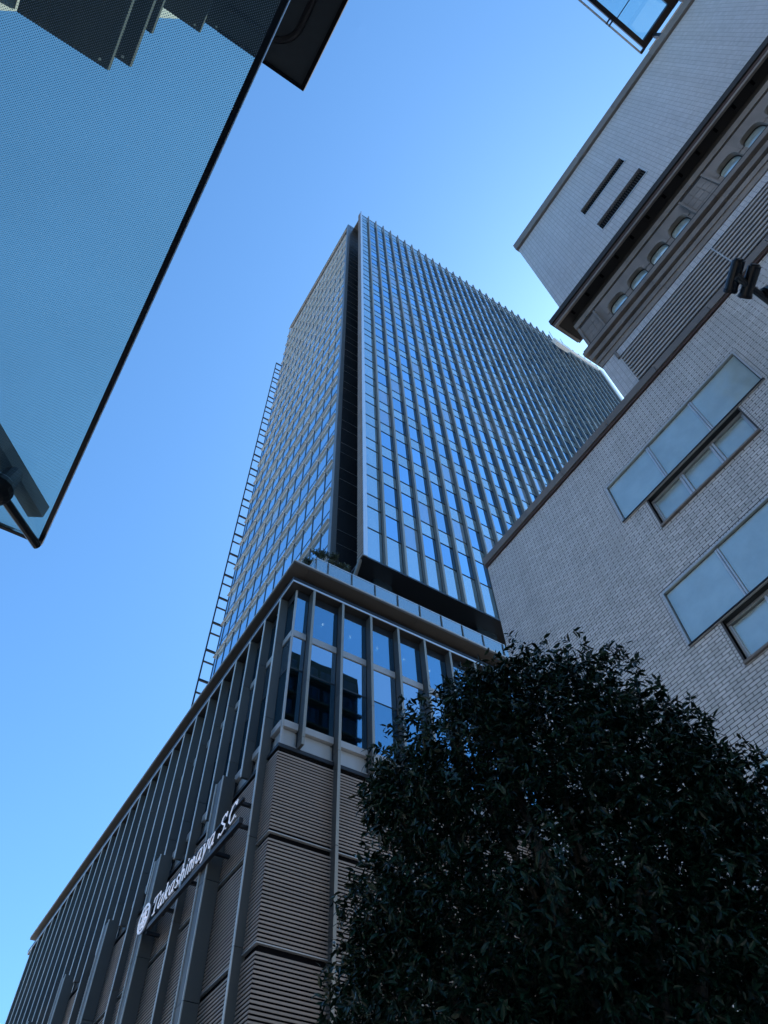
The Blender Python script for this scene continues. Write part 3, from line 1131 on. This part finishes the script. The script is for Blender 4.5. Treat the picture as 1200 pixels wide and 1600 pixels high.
# middle cornice: stacked mouldings, mitred returns at the corner
prof = [(18.75, 18.98, .02, "stone_trim"), (18.985, 19.18, .05, "stone_trim"), (19.185, 19.27, .02, "stone_dark"), (19.275, 19.50, .10, "stone_trim"),
        (19.505, 19.60, .06, "rust_line"), (19.605, 19.80, .17, "stone_trim"), (19.805, 19.93, .13, "stone_dark")]
for z0, z1, p, m_ in prof:
    y = YU + p
    while y > -14:
        piece((XB - p, XB + .6, max(y - 2.35, -14), y - .006, z0, z1), "cornice_moulding", m_, st)
        y -= 2.35
# attic arcade
XA = XB + .03
arches = []
panels = [(2.12, 2.79)]
yc = 1.56
y = 2.12
for grp in range(4):
    for i in range(4):
        arches.append(1.56 - grp * 3.98 - i * .765)
    panels.append((1.56 - grp * 3.98 - 3 * .765 - .42 - .83, 1.56 - grp * 3.98 - 3 * .765 - .42))
AW, AZ0, AZS = .295, 19.62, 20.50


def arch_bay(yc_, half):
    """Wall piece with one round-headed opening and its reveal."""
    b = MB()
    top, bot, dep = 21.42, 19.6, .17
    out_pts, arc = [], []
    n = 16
    for k in range(n + 1):
        a = math.pi * k / n
        # a flattened round head
        ca, sa = math.cos(a), max(math.sin(a), 0)
        arc.append((yc_ + AW * math.copysign(abs(ca) ** .62, ca), AZS + .40 * sa ** .62 if 0 < k < n else AZS))
    prof_ = [(yc_ + AW, AZ0)] + arc + [(yc_ - AW, AZ0)]
    outer = []
    for (yy_, zz_) in prof_:
        ang = math.atan2(zz_ - AZS, yy_ - yc_)
        outer.append((yy_, zz_))
    # front face: fan between opening and rectangle
    rect = []
    for (yy_, zz_) in prof_:
        if zz_ <= AZS + 1e-6:
            rect.append((yc_ + (half if yy_ > yc_ else -half), zz_))
        else:
            t = (yy_ - yc_) / AW
            rect.append((yc_ + half * max(-1, min(1, t * 1.25)), top))
    m_ = len(prof_)
    vs = [(XA, p[0], p[1]) for p in prof_] + [(XA, p[0], p[1]) for p in rect] + [(XA + dep, p[0], p[1]) for p in prof_]
    fs = []
    for i in range(m_ - 1):
        fs.append((i, i + 1, m_ + i + 1, m_ + i))
        fs.append((i, 2 * m_ + i, 2 * m_ + i + 1, i + 1))
    vs += [(XA, yc_ + half, top), (XA, yc_ - half, top)]
    fs.append((m_ + 1, len(vs) - 2, m_ + 2))
    fs.append((m_ * 2 - 2, m_ * 2 - 3, len(vs) - 1))
    b.raw(vs, fs)
    # raised archivolt ring
    ring = []
    for i in range(1, m_ - 2):
        p, q = prof_[i], prof_[i + 1]

        def outw(pt, e):
            d = np.array((pt[0] - yc_, max(pt[1] - AZS, 0.02)))
            d = d / np.hypot(*d)
            return (pt[0] + d[0] * e, pt[1] + d[1] * e)
        b.prism([(XA - .018, *p), (XA - .018, *q), (XA - .018, *outw(q, .07)), (XA - .018, *outw(p, .07))], (.017, 0, 0))
    return b, prof_


for yc_ in arches:
    b, prof_ = arch_bay(yc_, .3825)
    wn = b.build("arched_window", "stone_trim", st)
    pts = [(XA + .12, p[0], p[1]) for p in prof_]
    MB().prism(pts, (.03, 0, 0)).build("pane", "arch_pane", wn)
    b2 = MB()
    for (p, q) in zip(prof_[:-1], prof_[1:]):
        def inn(pt, e):
            d = np.array((yc_ - pt[0], AZS - .15 - pt[1]))
            d = d / max(np.hypot(*d), 1e-6)
            return (pt[0] + d[0] * e, pt[1] + d[1] * e)
        b2.prism([(XA + .095, *p), (XA + .095, *q), (XA + .095, *inn(q, .03)), (XA + .095, *inn(p, .03))], (.022, 0, 0))
    b2.build("frame", "stone_dark", wn)
MB().box(XA + .38, XA + .42, -14, YU - .05, 19.6, 21.9).build("attic_backing", "black_gap", st)
arch_edges = [(arches[i] - .3825, arches[i] + .3825) for i in range(len(arches))]
for (a, c) in panels:
    b = MB().box(XA - .045, XA + .3, a, c, 19.6, 21.25)
    pn = b.build("attic_panel", "stone_trim", st)
    rows = 4
    for i in range(rows):
        for j in range(3):
            z0 = 19.95 + i * .29
            sh = .12 if i % 2 else 0
            y0 = a + .07 + j * (c - a - .14) / 3
            piece((XA - .062, XA - .046, y0 + .006, y0 + (c - a - .14) / 3 - .006, z0 + .006, z0 + .284), "ashlar_block", "stone_trim", pn)
    for q in (a, c - .055):
        piece((XA - .12, XA - .046, q, q + .055, 19.6, 21.20), "panel_rib", "stone_trim", pn)
fill = []
ys_all = sorted([(a, c) for a, c in panels] + arch_edges)
prev = -14
for a, c in ys_all:
    if a - prev > .01 and a < YU:
        fill.append((XA, XA + .3, prev, a, 19.6, 21.42))
    prev = max(prev, c)
fill.append((XA, XA + .3, prev, YU - .02, 19.6, 21.42))
boxes_mesh(fill, "attic_wall", "stone_trim", st)
# bed mould, deep soffit, fascia of the main eave
MB().box(XB + .07, XB + .5, -14, YU - .08, 21.425, 21.555).build("frieze_groove", "stone_dark", st)
for y0 in np.arange(YU - .0, -14, -2.2):
    piece((XB + .03, XB + .5, max(y0 - 2.2, -14), y0 - .006, 21.56, 21.84), "bed_mould", "stone_trim", st)
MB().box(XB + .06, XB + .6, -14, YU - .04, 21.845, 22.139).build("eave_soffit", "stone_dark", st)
MB().box(XB - .245, XB + .6, -14, YU + .25, 22.14, 22.20).build("eave_soffit", "stone_dark", st)  # shade under the eave comes from the near-black colour
for y0 in np.arange(YU + .335, -14, -2.2):
    piece((XB - .315, XB - .25, max(y0 - 2.2, -14), y0 - .006, 22.08, 22.20), "eave_fascia", "stone_trim", st)
MB().box(XB - .249, XB + .6, YU + .26, YU + .33, 22.08, 22.20).build("eave_fascia", "stone_trim", st)
MB().box(XB - .325, XB + .7, -14, YU + .345, 22.205, 22.33).build("eave_groove", "rust_line", st)
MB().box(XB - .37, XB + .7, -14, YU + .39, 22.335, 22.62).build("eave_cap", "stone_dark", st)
for y0 in np.arange(YU - .25, -13, -.62):
    piece((XB - .19, XB - .06, y0 - .07, y0, 22.11, 22.139), "soffit_vent", "black_gap", st)
# slit windows with grilles
for a, c, z0, z1 in slit:
    w_ = MB().box(XB + .10, XB + .14, a, c, z0, z1).build("slit_window", "black_gap", st)
    e = MB()
    e.box(XB - .02, XB + .1, a - .03, c + .03, z0 - .05, z0 - .001)
    e.box(XB - .004, XB + .1, a - .03, c + .03, z1 + .001, z1 + .03)
    e.box(XB - .004, XB + .1, a - .03, a - .001, z0, z1)
    e.box(XB - .004, XB + .1, c + .001, c + .03, z0, z1)
    e.build("frame", "steel_frame", w_)
    boxes_mesh([(XB + .06, XB + .099, y, y + .02, z0, z1) for y in np.arange(a + .05, c, .075)], "grille", "stone_dark", w_, kind='stuff')
# window groups of the lower storeys
for kz in range(5):
    zt = 14.90 - 3.573 * kz
    for y0 in (.64, -6.0):
        z0 = zt - 1.27
        wn = MB().box(XB + .05, XB + .09, y0, y0 + 3.68, z0 - .02, zt).build("window", "black_gap", st)
        f = MB()
        f.box(XB - .03, XB + .03, y0 - .03, y0 + 3.71, zt - .012, zt + .03)
        f.box(XB - .03, XB + .03, y0 - .03, y0 + .008, z0, zt - .0125)
        f.box(XB - .03, XB + .03, y0 + 3.672, y0 + 3.71, z0, zt - .0125)
        f.build("frame", "steel_frame", wn)
        for j in (1, 2):
            yj = y0 + 3.68 * j / 3
            q = MB()
            q.box(XB - .005, XB + .05, yj - .04, yj - .005, z0, zt - .056)
            q.box(XB - .005, XB + .05, yj + .005, yj + .04, z0, zt - .056)
            q.build("mullion", "steel_frame", wn)
        for j in range(3):
            a = y0 + 3.68 * j / 3 + (.026 if j == 0 else .045)
            c = y0 + 3.68 * (j + 1) / 3 - (.026 if j == 2 else .045)
            piece((XB + .025, XB + .04, a, c, z0 + .004, zt - .03), "pane", "frosted_pane", wn)
        MB().box(XB - .045, XB + .16, y0 - .03, y0 + 3.71, z0 - .028, z0 - .001).build("sill", "canopy_black", wn)
        MB().box(XB - .03, XB + .008, y0 - .02, y0 + 3.70, z0 - .044, z0 - .029).build("sill_drip", "alu_band", wn)
        a, c, zl_ = y0 + .65, y0 + 3.03, zt - 2.20
        w2 = MB().box(XB + .17, XB + .21, a - .02, c + .02, zl_ - .02, z0 - .056).build("window", "black_gap", st)
        MB().box(XB + .012, XB + .3, a - .02, c + .02, z0 - .056, z0 - .030).build("head_lining", "dark_metal", w2)
        f = MB()
        f.box(XB + .10, XB + .17, a, c, z0 - .11, z0 - .057)
        f.box(XB + .10, XB + .17, a + .001, a + .06, zl_, z0 - .131)
        f.box(XB + .10, XB + .17, c - .06, c - .001, zl_, z0 - .131)
        f.build("frame", "steel_frame", w2)
        rv = MB()
        rv.box(XB + .012, XB + .3, a - .02, a, zl_, z0 - .057)
        rv.box(XB + .012, XB + .3, c, c + .02, zl_, z0 - .057)
        rv.build("reveal", "mortar", w2)
        for j in range(3):
            p, q = a + (c - a) * j / 3 + .06, a + (c - a) * (j + 1) / 3 - .06
            piece((XB + .14, XB + .155, p, q, zl_ + .01, z0 - .132), "pane", "frosted_pane", w2)
            if j:
                yj = a + (c - a) * j / 3
                piece((XB + .09, XB + .17, yj - .055, yj - .006, zl_, z0 - .131), "mullion", "steel_frame", w2)
                piece((XB + .09, XB + .17, yj + .006, yj + .055, zl_, z0 - .131), "mullion", "steel_frame", w2)
        MB().box(XB - .05, XB + .3, a - .03, c + .03, zl_ - .045, zl_ - .001).build("sill", "stone_trim", w2)
MB().box(XB - .12, XB + .1, -30, YC + .1, 0, 2.49).build("plinth", "stone_dark", st)

# ------------------------------------------------------------------ glass canopy frame over the roof edge
rc = thing("roof_canopy", "dark framed glass canopy reaching out over the tiled store's roof edge, top right", "glass canopy", (9.2, -5, 31.1))
ZC = 33.0


def hbar(x0, x1, y0, y1, z0, z1, name, m_="canopy_black"):
    return MB().box(x0, x1, y0, y1, z0, z1).build(name, m_, rc)


hbar(3.0, 9.30, -5.22, -5.06, ZC - .1, ZC + .1, "frame_bar")
hbar(9.06, 9.30, -9.6, -5.221, ZC - .1, ZC + .1, "frame_bar")
hbar(3.0, 9.30, -6.75, -6.50, ZC - .12, ZC + .1, "frame_bar")
hbar(3.0, 9.30, -9.6, -9.4, ZC - .1, ZC + .1, "frame_bar")
for x in (7.79, 6.2, 4.6):
    hbar(x - .012, x + .012, -6.499, -5.221, ZC - .03, ZC + .03, "glazing_bar")
for a, c in ((7.805, 9.055), (6.215, 7.775), (4.615, 6.185), (3.0, 4.585)):
    piece((a, c, -6.495, -5.225, ZC - .01, ZC + .01), "glass_panel", "roof_glass", rc)
    piece((a, c, -9.39, -6.76, ZC - .01, ZC + .01), "glass_panel", "roof_glass", rc)
MB().tube([(3.0, -4.90, ZC), (9.28, -4.90, ZC)], .035, 8).build("outer_tube", "steel_frame", rc)
piece((9.24, 9.32, -5.06, -4.88, ZC - .06, ZC + .06), "clip", "canopy_black", rc)
for x in (7.55, 7.68, 5.95, 6.08, 4.4):
    piece((x, x + .04, -5.059, -4.87, ZC - .05, ZC + .05), "clip", "canopy_black", rc)
MB().tube([(9.48, -5.12, ZC), (9.48, -9.4, ZC)], .035, 8).build("outer_tube", "white_metal", rc)
for y in (-5.6, -6.9, -8.4):
    piece((9.2, 9.36, y, y + .12, 31.06, ZC - .12), "post", "canopy_black", rc)

# ------------------------------------------------------------------ spotlights on a bracket arm
AY, AZ, = -.395, 13.30
arm = thing("wall_bracket", "slim dark bracket arm reaching out from the tiled wall, carrying three spotlights", "bracket", (9, AY, AZ))
MB().tube([(6.95, AY, AZ), (8.99, AY, AZ)], .055, 10).build("arm", "dark_metal", arm)
MB().tube([(6.95, AY, AZ + .055), (8.99, AY, AZ + .055)], .02, 8).build("conduit", "fin_edge", arm)
MB().box(8.93, 8.998, AY - .15, AY + .15, AZ - .2, AZ + .2).build("wall_plate", "dark_metal", arm)


def spot(label, c, axis, L, r):
    t = thing("spotlight", label, "spotlight", c, "spotlights on the bracket arm")
    c, ax = Vector(c), Vector(axis).normalized()
    MB().tube([c - ax * L / 2, c - ax * L * .42, c + ax * L * .42, c + ax * L / 2], r, 18).build("housing", "spot_black", t)
    MB().tube([c + ax * L * .5, c + ax * (L * .5 + .05)], r * 1.1, 18, cap=False).build("hood", "canopy_black", t)
    MB().tube([c - ax * (L / 2 + .03), c - ax * L * .5], r * .7, 14).build("rear_cap", "spot_black", t)
    MB().tube([c, (c.x, AY, AZ)], .03, 8).build("stem", "spot_black", t)


vdown = tuple((-up) * 1.0)
spot("outermost black cylinder spotlight at the tip of the bracket arm", (6.98, -.40, 13.42), tuple(-up * 1.0 + fwd * .55 + right * -.06), .46, .105)
spot("middle black cylinder spotlight beside the arm's tip, pointing down", (7.22, -.47, 13.34), tuple(-up * 1.0 + fwd * .55 + right * -.10), .46, .105)
spot("innermost black spotlight nearest the wall, turned sideways along the arm", (7.72, -.60, 13.42), tuple(right * 1.0 + up * .55 + fwd * .3), .46, .105)

# ------------------------------------------------------------------ facade gondola under the tower crown
gd = thing("facade_gondola", "pale window-cleaning gondola and rail hanging under the tower's right-hand crown", "gondola", (61.4, 23.6, 137))
MB().prism([(59.4, 23.2, 138.7), (59.9, 23.2, 137.5), (60.6, 23.2, 137.1), (62.8, 23.2, 137.1), (63.5, 23.2, 137.8), (63.5, 23.2, 138.7)], (0, .8, 0)).build("cradle", "white_metal", gd)
MB().tube([(63.4, 23.7, 138.6), (71.6, 23.7, 138.6)], .22, 8).build("rail", "white_metal", gd)
MB().tube([(63.4, 23.7, 140.0), (71.6, 23.7, 140.0)], .16, 8).build("rail", "white_metal", gd)
tb = MB()
for k in range(8):
    x = 63.5 + k * 1.02
    tb.tube([(x, 23.7, 138.6), (x + .5, 23.7, 140.0)], .07, 6)
    tb.tube([(x + .5, 23.7, 140.0), (x + 1.0, 23.7, 138.6)], .07, 6)
tb.build("lattice", "white_metal", gd)
for x in (60.0, 63.0):
    MB().tube([(x, 23.7, 138.7), (x, 23.7, 144.2)], .05, 6).build("cable", "dark_metal", gd)

# ------------------------------------------------------------------ building overhead on the left, its plates and projecting sign
lb = thing("plated_building", "dark office building overhead at the left with flat projecting plates at every floor", "office building", (-5.05, 2.9, 0))
LX = -5.05
MB().box(-11, LX - .06, -5, 2.95, 0, 46).build("wall", "plate_wall", lb)
for kz in range(12):
    z0 = 3.2 + 3.55 * kz
    for j in range(2):
        y1 = 2.5 - 3.7 * j
        w_ = MB().box(LX - .055, LX - .02, y1 - 3.4, y1, z0, z0 + 2.1).build("window", "far_window", lb)
        f = MB()
        f.box(LX - .054, LX + .03, y1 - 3.46, y1 + .06, z0 - .10, z0 - .001)
        f.box(LX - .054, LX + .0, y1 - 3.46, y1 + .06, z0 + 2.101, z0 + 2.18)
        f.build("frame", "steel_frame", w_)
for z, y1 in ((16.7, 2.92), (18.2, 2.93), (18.95, 2.30), (24.2, 2.31), (27.75, 2.36), (35.1, 2.75), (40.0, 2.9)):
    pl = MB().box(LX, -3.52, -5, y1, z, z + .14).build("plate", "dark_plate", lb)
    e = MB().box(-3.518, -3.45, -5, y1, z - .01, z + .17)
    e.build("plate_edge", "plate_trim", pl)
    MB().tube([(-3.62, y1 - .09, z - .03), (-3.62, y1 - .09, z - .001)], .025, 8).build("bolt", "trim_alu", pl)
ps = thing("projecting_sign", "black boxed sign with a rounded inner outline reaching out overhead beyond the glass canopy", "sign", (-3.4, 2.2, 27.1))
MB().box(-3.45, -.72, -5, 2.2, 27.12, 27.7).build("box", "dark_plate", ps)
fr = MB()
fr.box(-3.45, -.60, 2.201, 2.30, 27.0, 27.8)
fr.box(-.719, -.60, -5, 2.20, 27.0, 27.8)
fr.build("frame", "black_gap", ps)
path = [(-1.45, -5, 27.09), (-1.45, .9, 27.09)] + [(-2.15 + .7 * math.cos(a), .9 + .7 * math.sin(a), 27.09) for a in np.linspace(.15, math.pi / 2, 10)] + [(-3.4, 1.6, 27.09)]
MB().tube(path, .10, 8).build("outline", "canopy_black", ps)
MB().tube([(-2.9, -5, 27.10), (-2.9, 1.0, 27.10)], .03, 6).build("conduit", "steel_frame", ps)

# ------------------------------------------------------------------ fritted glass canopy close overhead
cp = thing("glass_canopy", "dotted glass canopy with a thin black edge, close overhead at the upper left", "glass canopy", (-1.5, 0, 4.4))
CX, CY, CZ = -.225, 2.56, 4.40
MB().box(-4.2, CX - .021, -4.0, CY - .017, CZ, CZ + .012).build("glass_sheet", "fritted_glass", cp)
e = MB()
e.box(CX - .020, CX, -4.0, CY, CZ - .005, CZ + .017)
e.box(-4.2, CX - .021, CY - .016, CY, CZ - .005, CZ + .017)
e.build("edge_frame", "canopy_black", cp)
MB().box(CX + .001, CX + .004, -4.0, CY, CZ - .004, CZ + .018).build("edge_reflection", "trim_alu", cp)  # pale strip imitating the light reflected along the canopy edge
d = Vector((.31, .31, 0)).normalized()
n = Vector((-d.y, d.x, 0))


def beam(p0, p1, w, h, z):
    p0, p1 = Vector((*p0, z)), Vector((*p1, z))
    dd = (p1 - p0).normalized()
    nn = Vector((-dd.y, dd.x, 0)) * w / 2
    return MB().prism([p0 - nn, p1 - nn + dd * .0, p1 + nn - dd * .02, p0 + nn], (0, 0, h))


beam((-2.6, .235), (-.305, 2.545), .070, .09, 4.54).build("beam", "canopy_beam", cp)
MB().tube([(-.47, 2.27, 4.30), (CX - .012, CY - .012, CZ - .03)], .020, 10).build("rod", "canopy_black", cp)
MB().ball((-.475, 2.265, 4.29), .075, 16).build("joint", "canopy_black", cp)
MB().tube([(-.475, 2.30, 4.30), (-.475, 2.36, 4.545)], .045, 12).build("bolt", "canopy_black", cp)
for p in ((-2.6, .235), (-2.6, -3.0)):
    MB().tube([(p[0], p[1], .12), (p[0], p[1], 4.66)], .09, 16).build("post", "canopy_beam", cp)
beam((-2.6, -3.6), (-2.6, .6), .105, .12, 4.67).build("beam", "canopy_beam", cp)

# ------------------------------------------------------------------ tree
tree = thing("street_tree", "dark bushy evergreen oak standing in front of the tiled store at lower right", "tree", (4.25, 3.6, .13))
BL = [(3.83, 3.37, 5.47, .8), (4.16, 3.0, 5.75, .5), (3.26, 3.81, 5.24, .72), (4.51, 3.13, 5.08, .81), (3.12, 4.28, 4.4, .57),
      (3.82, 3.75, 4.32, 1.18), (4.62, 3.16, 4.26, .94), (2.93, 4.54, 3.7, .46), (3.62, 4.1, 3.53, 1.03), (4.47, 3.53, 3.48, 1.07),
      (5.1, 2.77, 4.53, .64), (5.28, 3.11, 3.75, .87), (3.34, 3.61, 5.85, .32), (2.82, 4.29, 5.08, .25), (4.83, 2.77, 5.15, .32),
      (4.6, 4.4, 4.2, .9), (4.0, 4.2, 3.2, .9),
      (3.02, 4.08, 5.05, .46), (2.88, 4.46, 4.35, .30), (2.90, 4.66, 3.95, .32), (3.45, 3.50, 5.75, .28), (4.93, 2.80, 4.92, .50), (4.62, 2.85, 5.45, .36), (3.75, 3.3, 5.95, .32)]
tk = MB()
tk.tube([(4.25, 3.62, .1), (4.22, 3.60, 1.2), (4.28, 3.55, 2.2), (4.2, 3.55, 3.0)], .13, 14, r1=.09)
tk.build("trunk", "bark", tree, smooth=True)
for bx, by, bz, br in BL:
    s0 = Vector((4.2, 3.55, 2.4 + random.uniform(0, .6)))
    e0 = Vector((bx, by, bz + br * .3))
    midp = (s0 + e0) / 2 + Vector((random.uniform(-.15, .15), random.uniform(-.15, .15), -.12))
    MB().tube([s0, midp, e0], .05, 8, r1=.012).build("limb", "bark", tree, smooth=True)

LEAF_V = np.array([(0, 0, 0), (-.15, .28, .05), (.15, .28, .05), (0, .30, 0), (-.16, .62, .03), (.16, .62, .03), (0, .64, -.03), (0, 1, -.12)])
LEAF_F = [(0, 3, 1), (0, 2, 3), (1, 3, 6, 4), (3, 2, 5, 6), (4, 6, 7), (6, 5, 7)]


def make_leaves(blobs, n_cl, per, length, lo_z):
    """Twig tips in clusters on and inside the blobs; each twig carries a whorl of leaves."""
    w = np.array([b[3] ** 2 for b in blobs])
    w = w / w.sum()
    mats = []
    for _ in range(n_cl):
        b = blobs[rng.choice(len(blobs), p=w)]
        v = rng.normal(size=3)
        v /= np.linalg.norm(v)
        rad = b[3] * ((1 - .35 * rng.random() ** 1.5) if rng.random() < .6 else rng.random() ** .5) * (1 + .075 * rng.normal())
        c = np.array(b[:3]) + v * rad
        if c[2] < lo_z:
            continue
        tw_ = v * .8 + np.array((0, 0, .30)) + rng.normal(size=3) * .55
        tw_ /= np.linalg.norm(tw_)
        q = np.cross(tw_, rng.normal(size=3))
        q /= np.linalg.norm(q)
        s = np.cross(tw_, q)
        span = length * rng.uniform(1.2, 2.4)
        for k in range(per):
            a = k * 2.4 + rng.random() * .8
            side = q * math.cos(a) + s * math.sin(a)
            d_ = side * rng.uniform(.45, .95) + tw_ * rng.uniform(.3, .9) + np.array((0, 0, -rng.uniform(.1, .7))) + rng.normal(size=3) * .15
            d_ /= np.linalg.norm(d_)
            nrm = tw_ + np.array((0, 0, .6)) + rng.normal(size=3) * .45
            x_ = np.cross(d_, nrm)
            x_ /= np.linalg.norm(x_)
            z_ = np.cross(x_, d_)
            L = length * rng.uniform(.55, 1.25)
            base = c - tw_ * span * k / per
            mats.append(np.column_stack([x_ * L, d_ * L, z_ * L, base]))
    return np.array(mats)


def leaf_stuff(mats, name, m_, parent):
    n_ = len(mats)
    v = np.einsum('nij,kj->nki', mats[:, :, :3], LEAF_V) + mats[:, None, :, 3]
    w = np.array(world_loc(parent))
    v = (v - w).reshape(-1, 3)
    me = bpy.data.meshes.new(name)
    me.vertices.add(len(v))
    me.vertices.foreach_set("co", v.ravel())
    loops, starts = [], []
    base = np.concatenate([np.array(f) for f in LEAF_F])
    st_ = np.cumsum([0] + [len(f) for f in LEAF_F])[:-1]
    me.loops.add(len(base) * n_)
    me.loops.foreach_set("vertex_index", (base[None] + (np.arange(n_) * len(LEAF_V))[:, None]).ravel())
    me.polygons.add(len(LEAF_F) * n_)
    me.polygons.foreach_set("loop_start", (st_[None] + (np.arange(n_) * len(base))[:, None]).ravel())
    me.update(calc_edges=True)
    me.shade_flat()
    me.materials.append(M[m_])
    o_ = bpy.data.objects.new(name, me)
    COL.objects.link(o_)
    o_.parent = parent
    o_['kind'] = 'stuff'
    return o_


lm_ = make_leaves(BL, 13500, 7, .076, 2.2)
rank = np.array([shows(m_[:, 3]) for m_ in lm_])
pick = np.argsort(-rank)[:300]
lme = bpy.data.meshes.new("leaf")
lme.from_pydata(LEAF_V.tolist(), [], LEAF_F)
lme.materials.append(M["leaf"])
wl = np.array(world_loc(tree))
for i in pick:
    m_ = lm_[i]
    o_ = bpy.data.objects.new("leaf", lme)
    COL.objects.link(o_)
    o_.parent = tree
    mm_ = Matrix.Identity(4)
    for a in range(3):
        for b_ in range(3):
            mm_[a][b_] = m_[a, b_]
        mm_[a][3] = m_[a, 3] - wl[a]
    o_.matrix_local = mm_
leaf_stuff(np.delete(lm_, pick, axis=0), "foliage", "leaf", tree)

# ------------------------------------------------------------------ shrubs on the terrace
SHR = [(10.85, 23.5, .30, 3.2, "smallest leafy shrub on the roof terrace, leftmost, in the corner of the glass balustrade"),
       (11.55, 23.6, .34, 4.5, "bushy shrub on the roof terrace, second from the left, against the tower's glass side"),
       (12.35, 23.7, .34, 4.9, "tallest shrub on the roof terrace, in front of the tower's pale corner cladding"),
       (13.2, 23.8, .34, 4.5, "rightmost shrub on the roof terrace, below the tower's dark corner recess")]
for x, y, r_, hh, lab in SHR:
    s_ = thing("terrace_shrub", lab, "shrub", (x, y, 31.3), "shrubs on the roof terrace")
    MB().box(x - .33, x + .33, y - .33, y + .33, 31.2, 31.9).build("planter_box", "planter", s_)
    MB().tube([(x, y, 31.9), (x + .05, y, 31.9 + hh * .5), (x, y, 31.6 + hh)], .035, 8).build("stem", "bark", s_)
    bl = [(x, y, 31.3 + hh, r_), (x + .25, y, 31.6 + hh, r_ * .6), (x - .3, y, 31.4 + hh, r_ * .55), (x, y, 30.6 + hh, r_ * .7)]
    leaf_stuff(make_leaves(bl, 60, 7, .2, 31.9), "foliage", "leaf_terrace", s_)

# ------------------------------------------------------------------ buildings across the avenue (unseen behind the camera, added for sunlight bounce and reflections)
OPP = [(-62, -30, 33, "old_concrete", "unseen grey concrete office block across the avenue, farthest behind the viewer"),
       (-29.5, 7.5, 30, "pale_render", "unseen pale rendered office block across the avenue, straight behind the viewer"),
       (8, 30, 29, "pale_render", "unseen pale rendered office block across the avenue, nearest the side street"),
       (30.5, 56, 25, "old_concrete", "unseen grey concrete office block across the avenue, the lower middle one"),
       (56.5, 90, 31, "pale_render", "unseen tall pale office block at the far end across the avenue")]
for y0, y1, h, m_, lab in OPP:
    bt = thing("bounce_block", lab, "office building", (-26, y0, 0))
    MB().box(-46, -26, y0, y1, 0, h).build("wall", m_, bt)
    wz = []
    for kz in range(int((h - 5) / 3.6)):
        for j in range(int((y1 - y0 - 1) / 3.2)):
            a = y0 + .9 + j * 3.2
            wz.append((-25.99, -25.94, a, a + 2.2, 4.8 + kz * 3.6, 6.7 + kz * 3.6))
    boxes_mesh(wz, "window", "far_window", bt, kind='stuff')
    MB().box(-46.2, -25.8, y0, y1, h + .01, h + .5).build("parapet", "old_concrete", bt)

rt = thing("rear_tower", "tall dark office tower behind the tiled store, seen mirrored in the shop block's glass", "office tower", (22, -25, 0))
MB().box(22, 41.7, -48, -25, 0, 77).build("wall", "rear_cladding", rt)
wz, sl_ = [], []
for kz in range(19):
    for j in range(6):
        wz.append((22.4 + j * 3.25, 25.1 + j * 3.25, -24.99, -24.94, 3 + kz * 3.9, 5.4 + kz * 3.9))
    sl_.append((21.6, 42.1, -24.99, -24.2, 2.2 + kz * 3.9, 2.45 + kz * 3.9))
boxes_mesh(wz, "window", "rear_window", rt, kind='stuff')
boxes_mesh(sl_, "balcony_slab", "rear_slab", rt, kind='stuff')
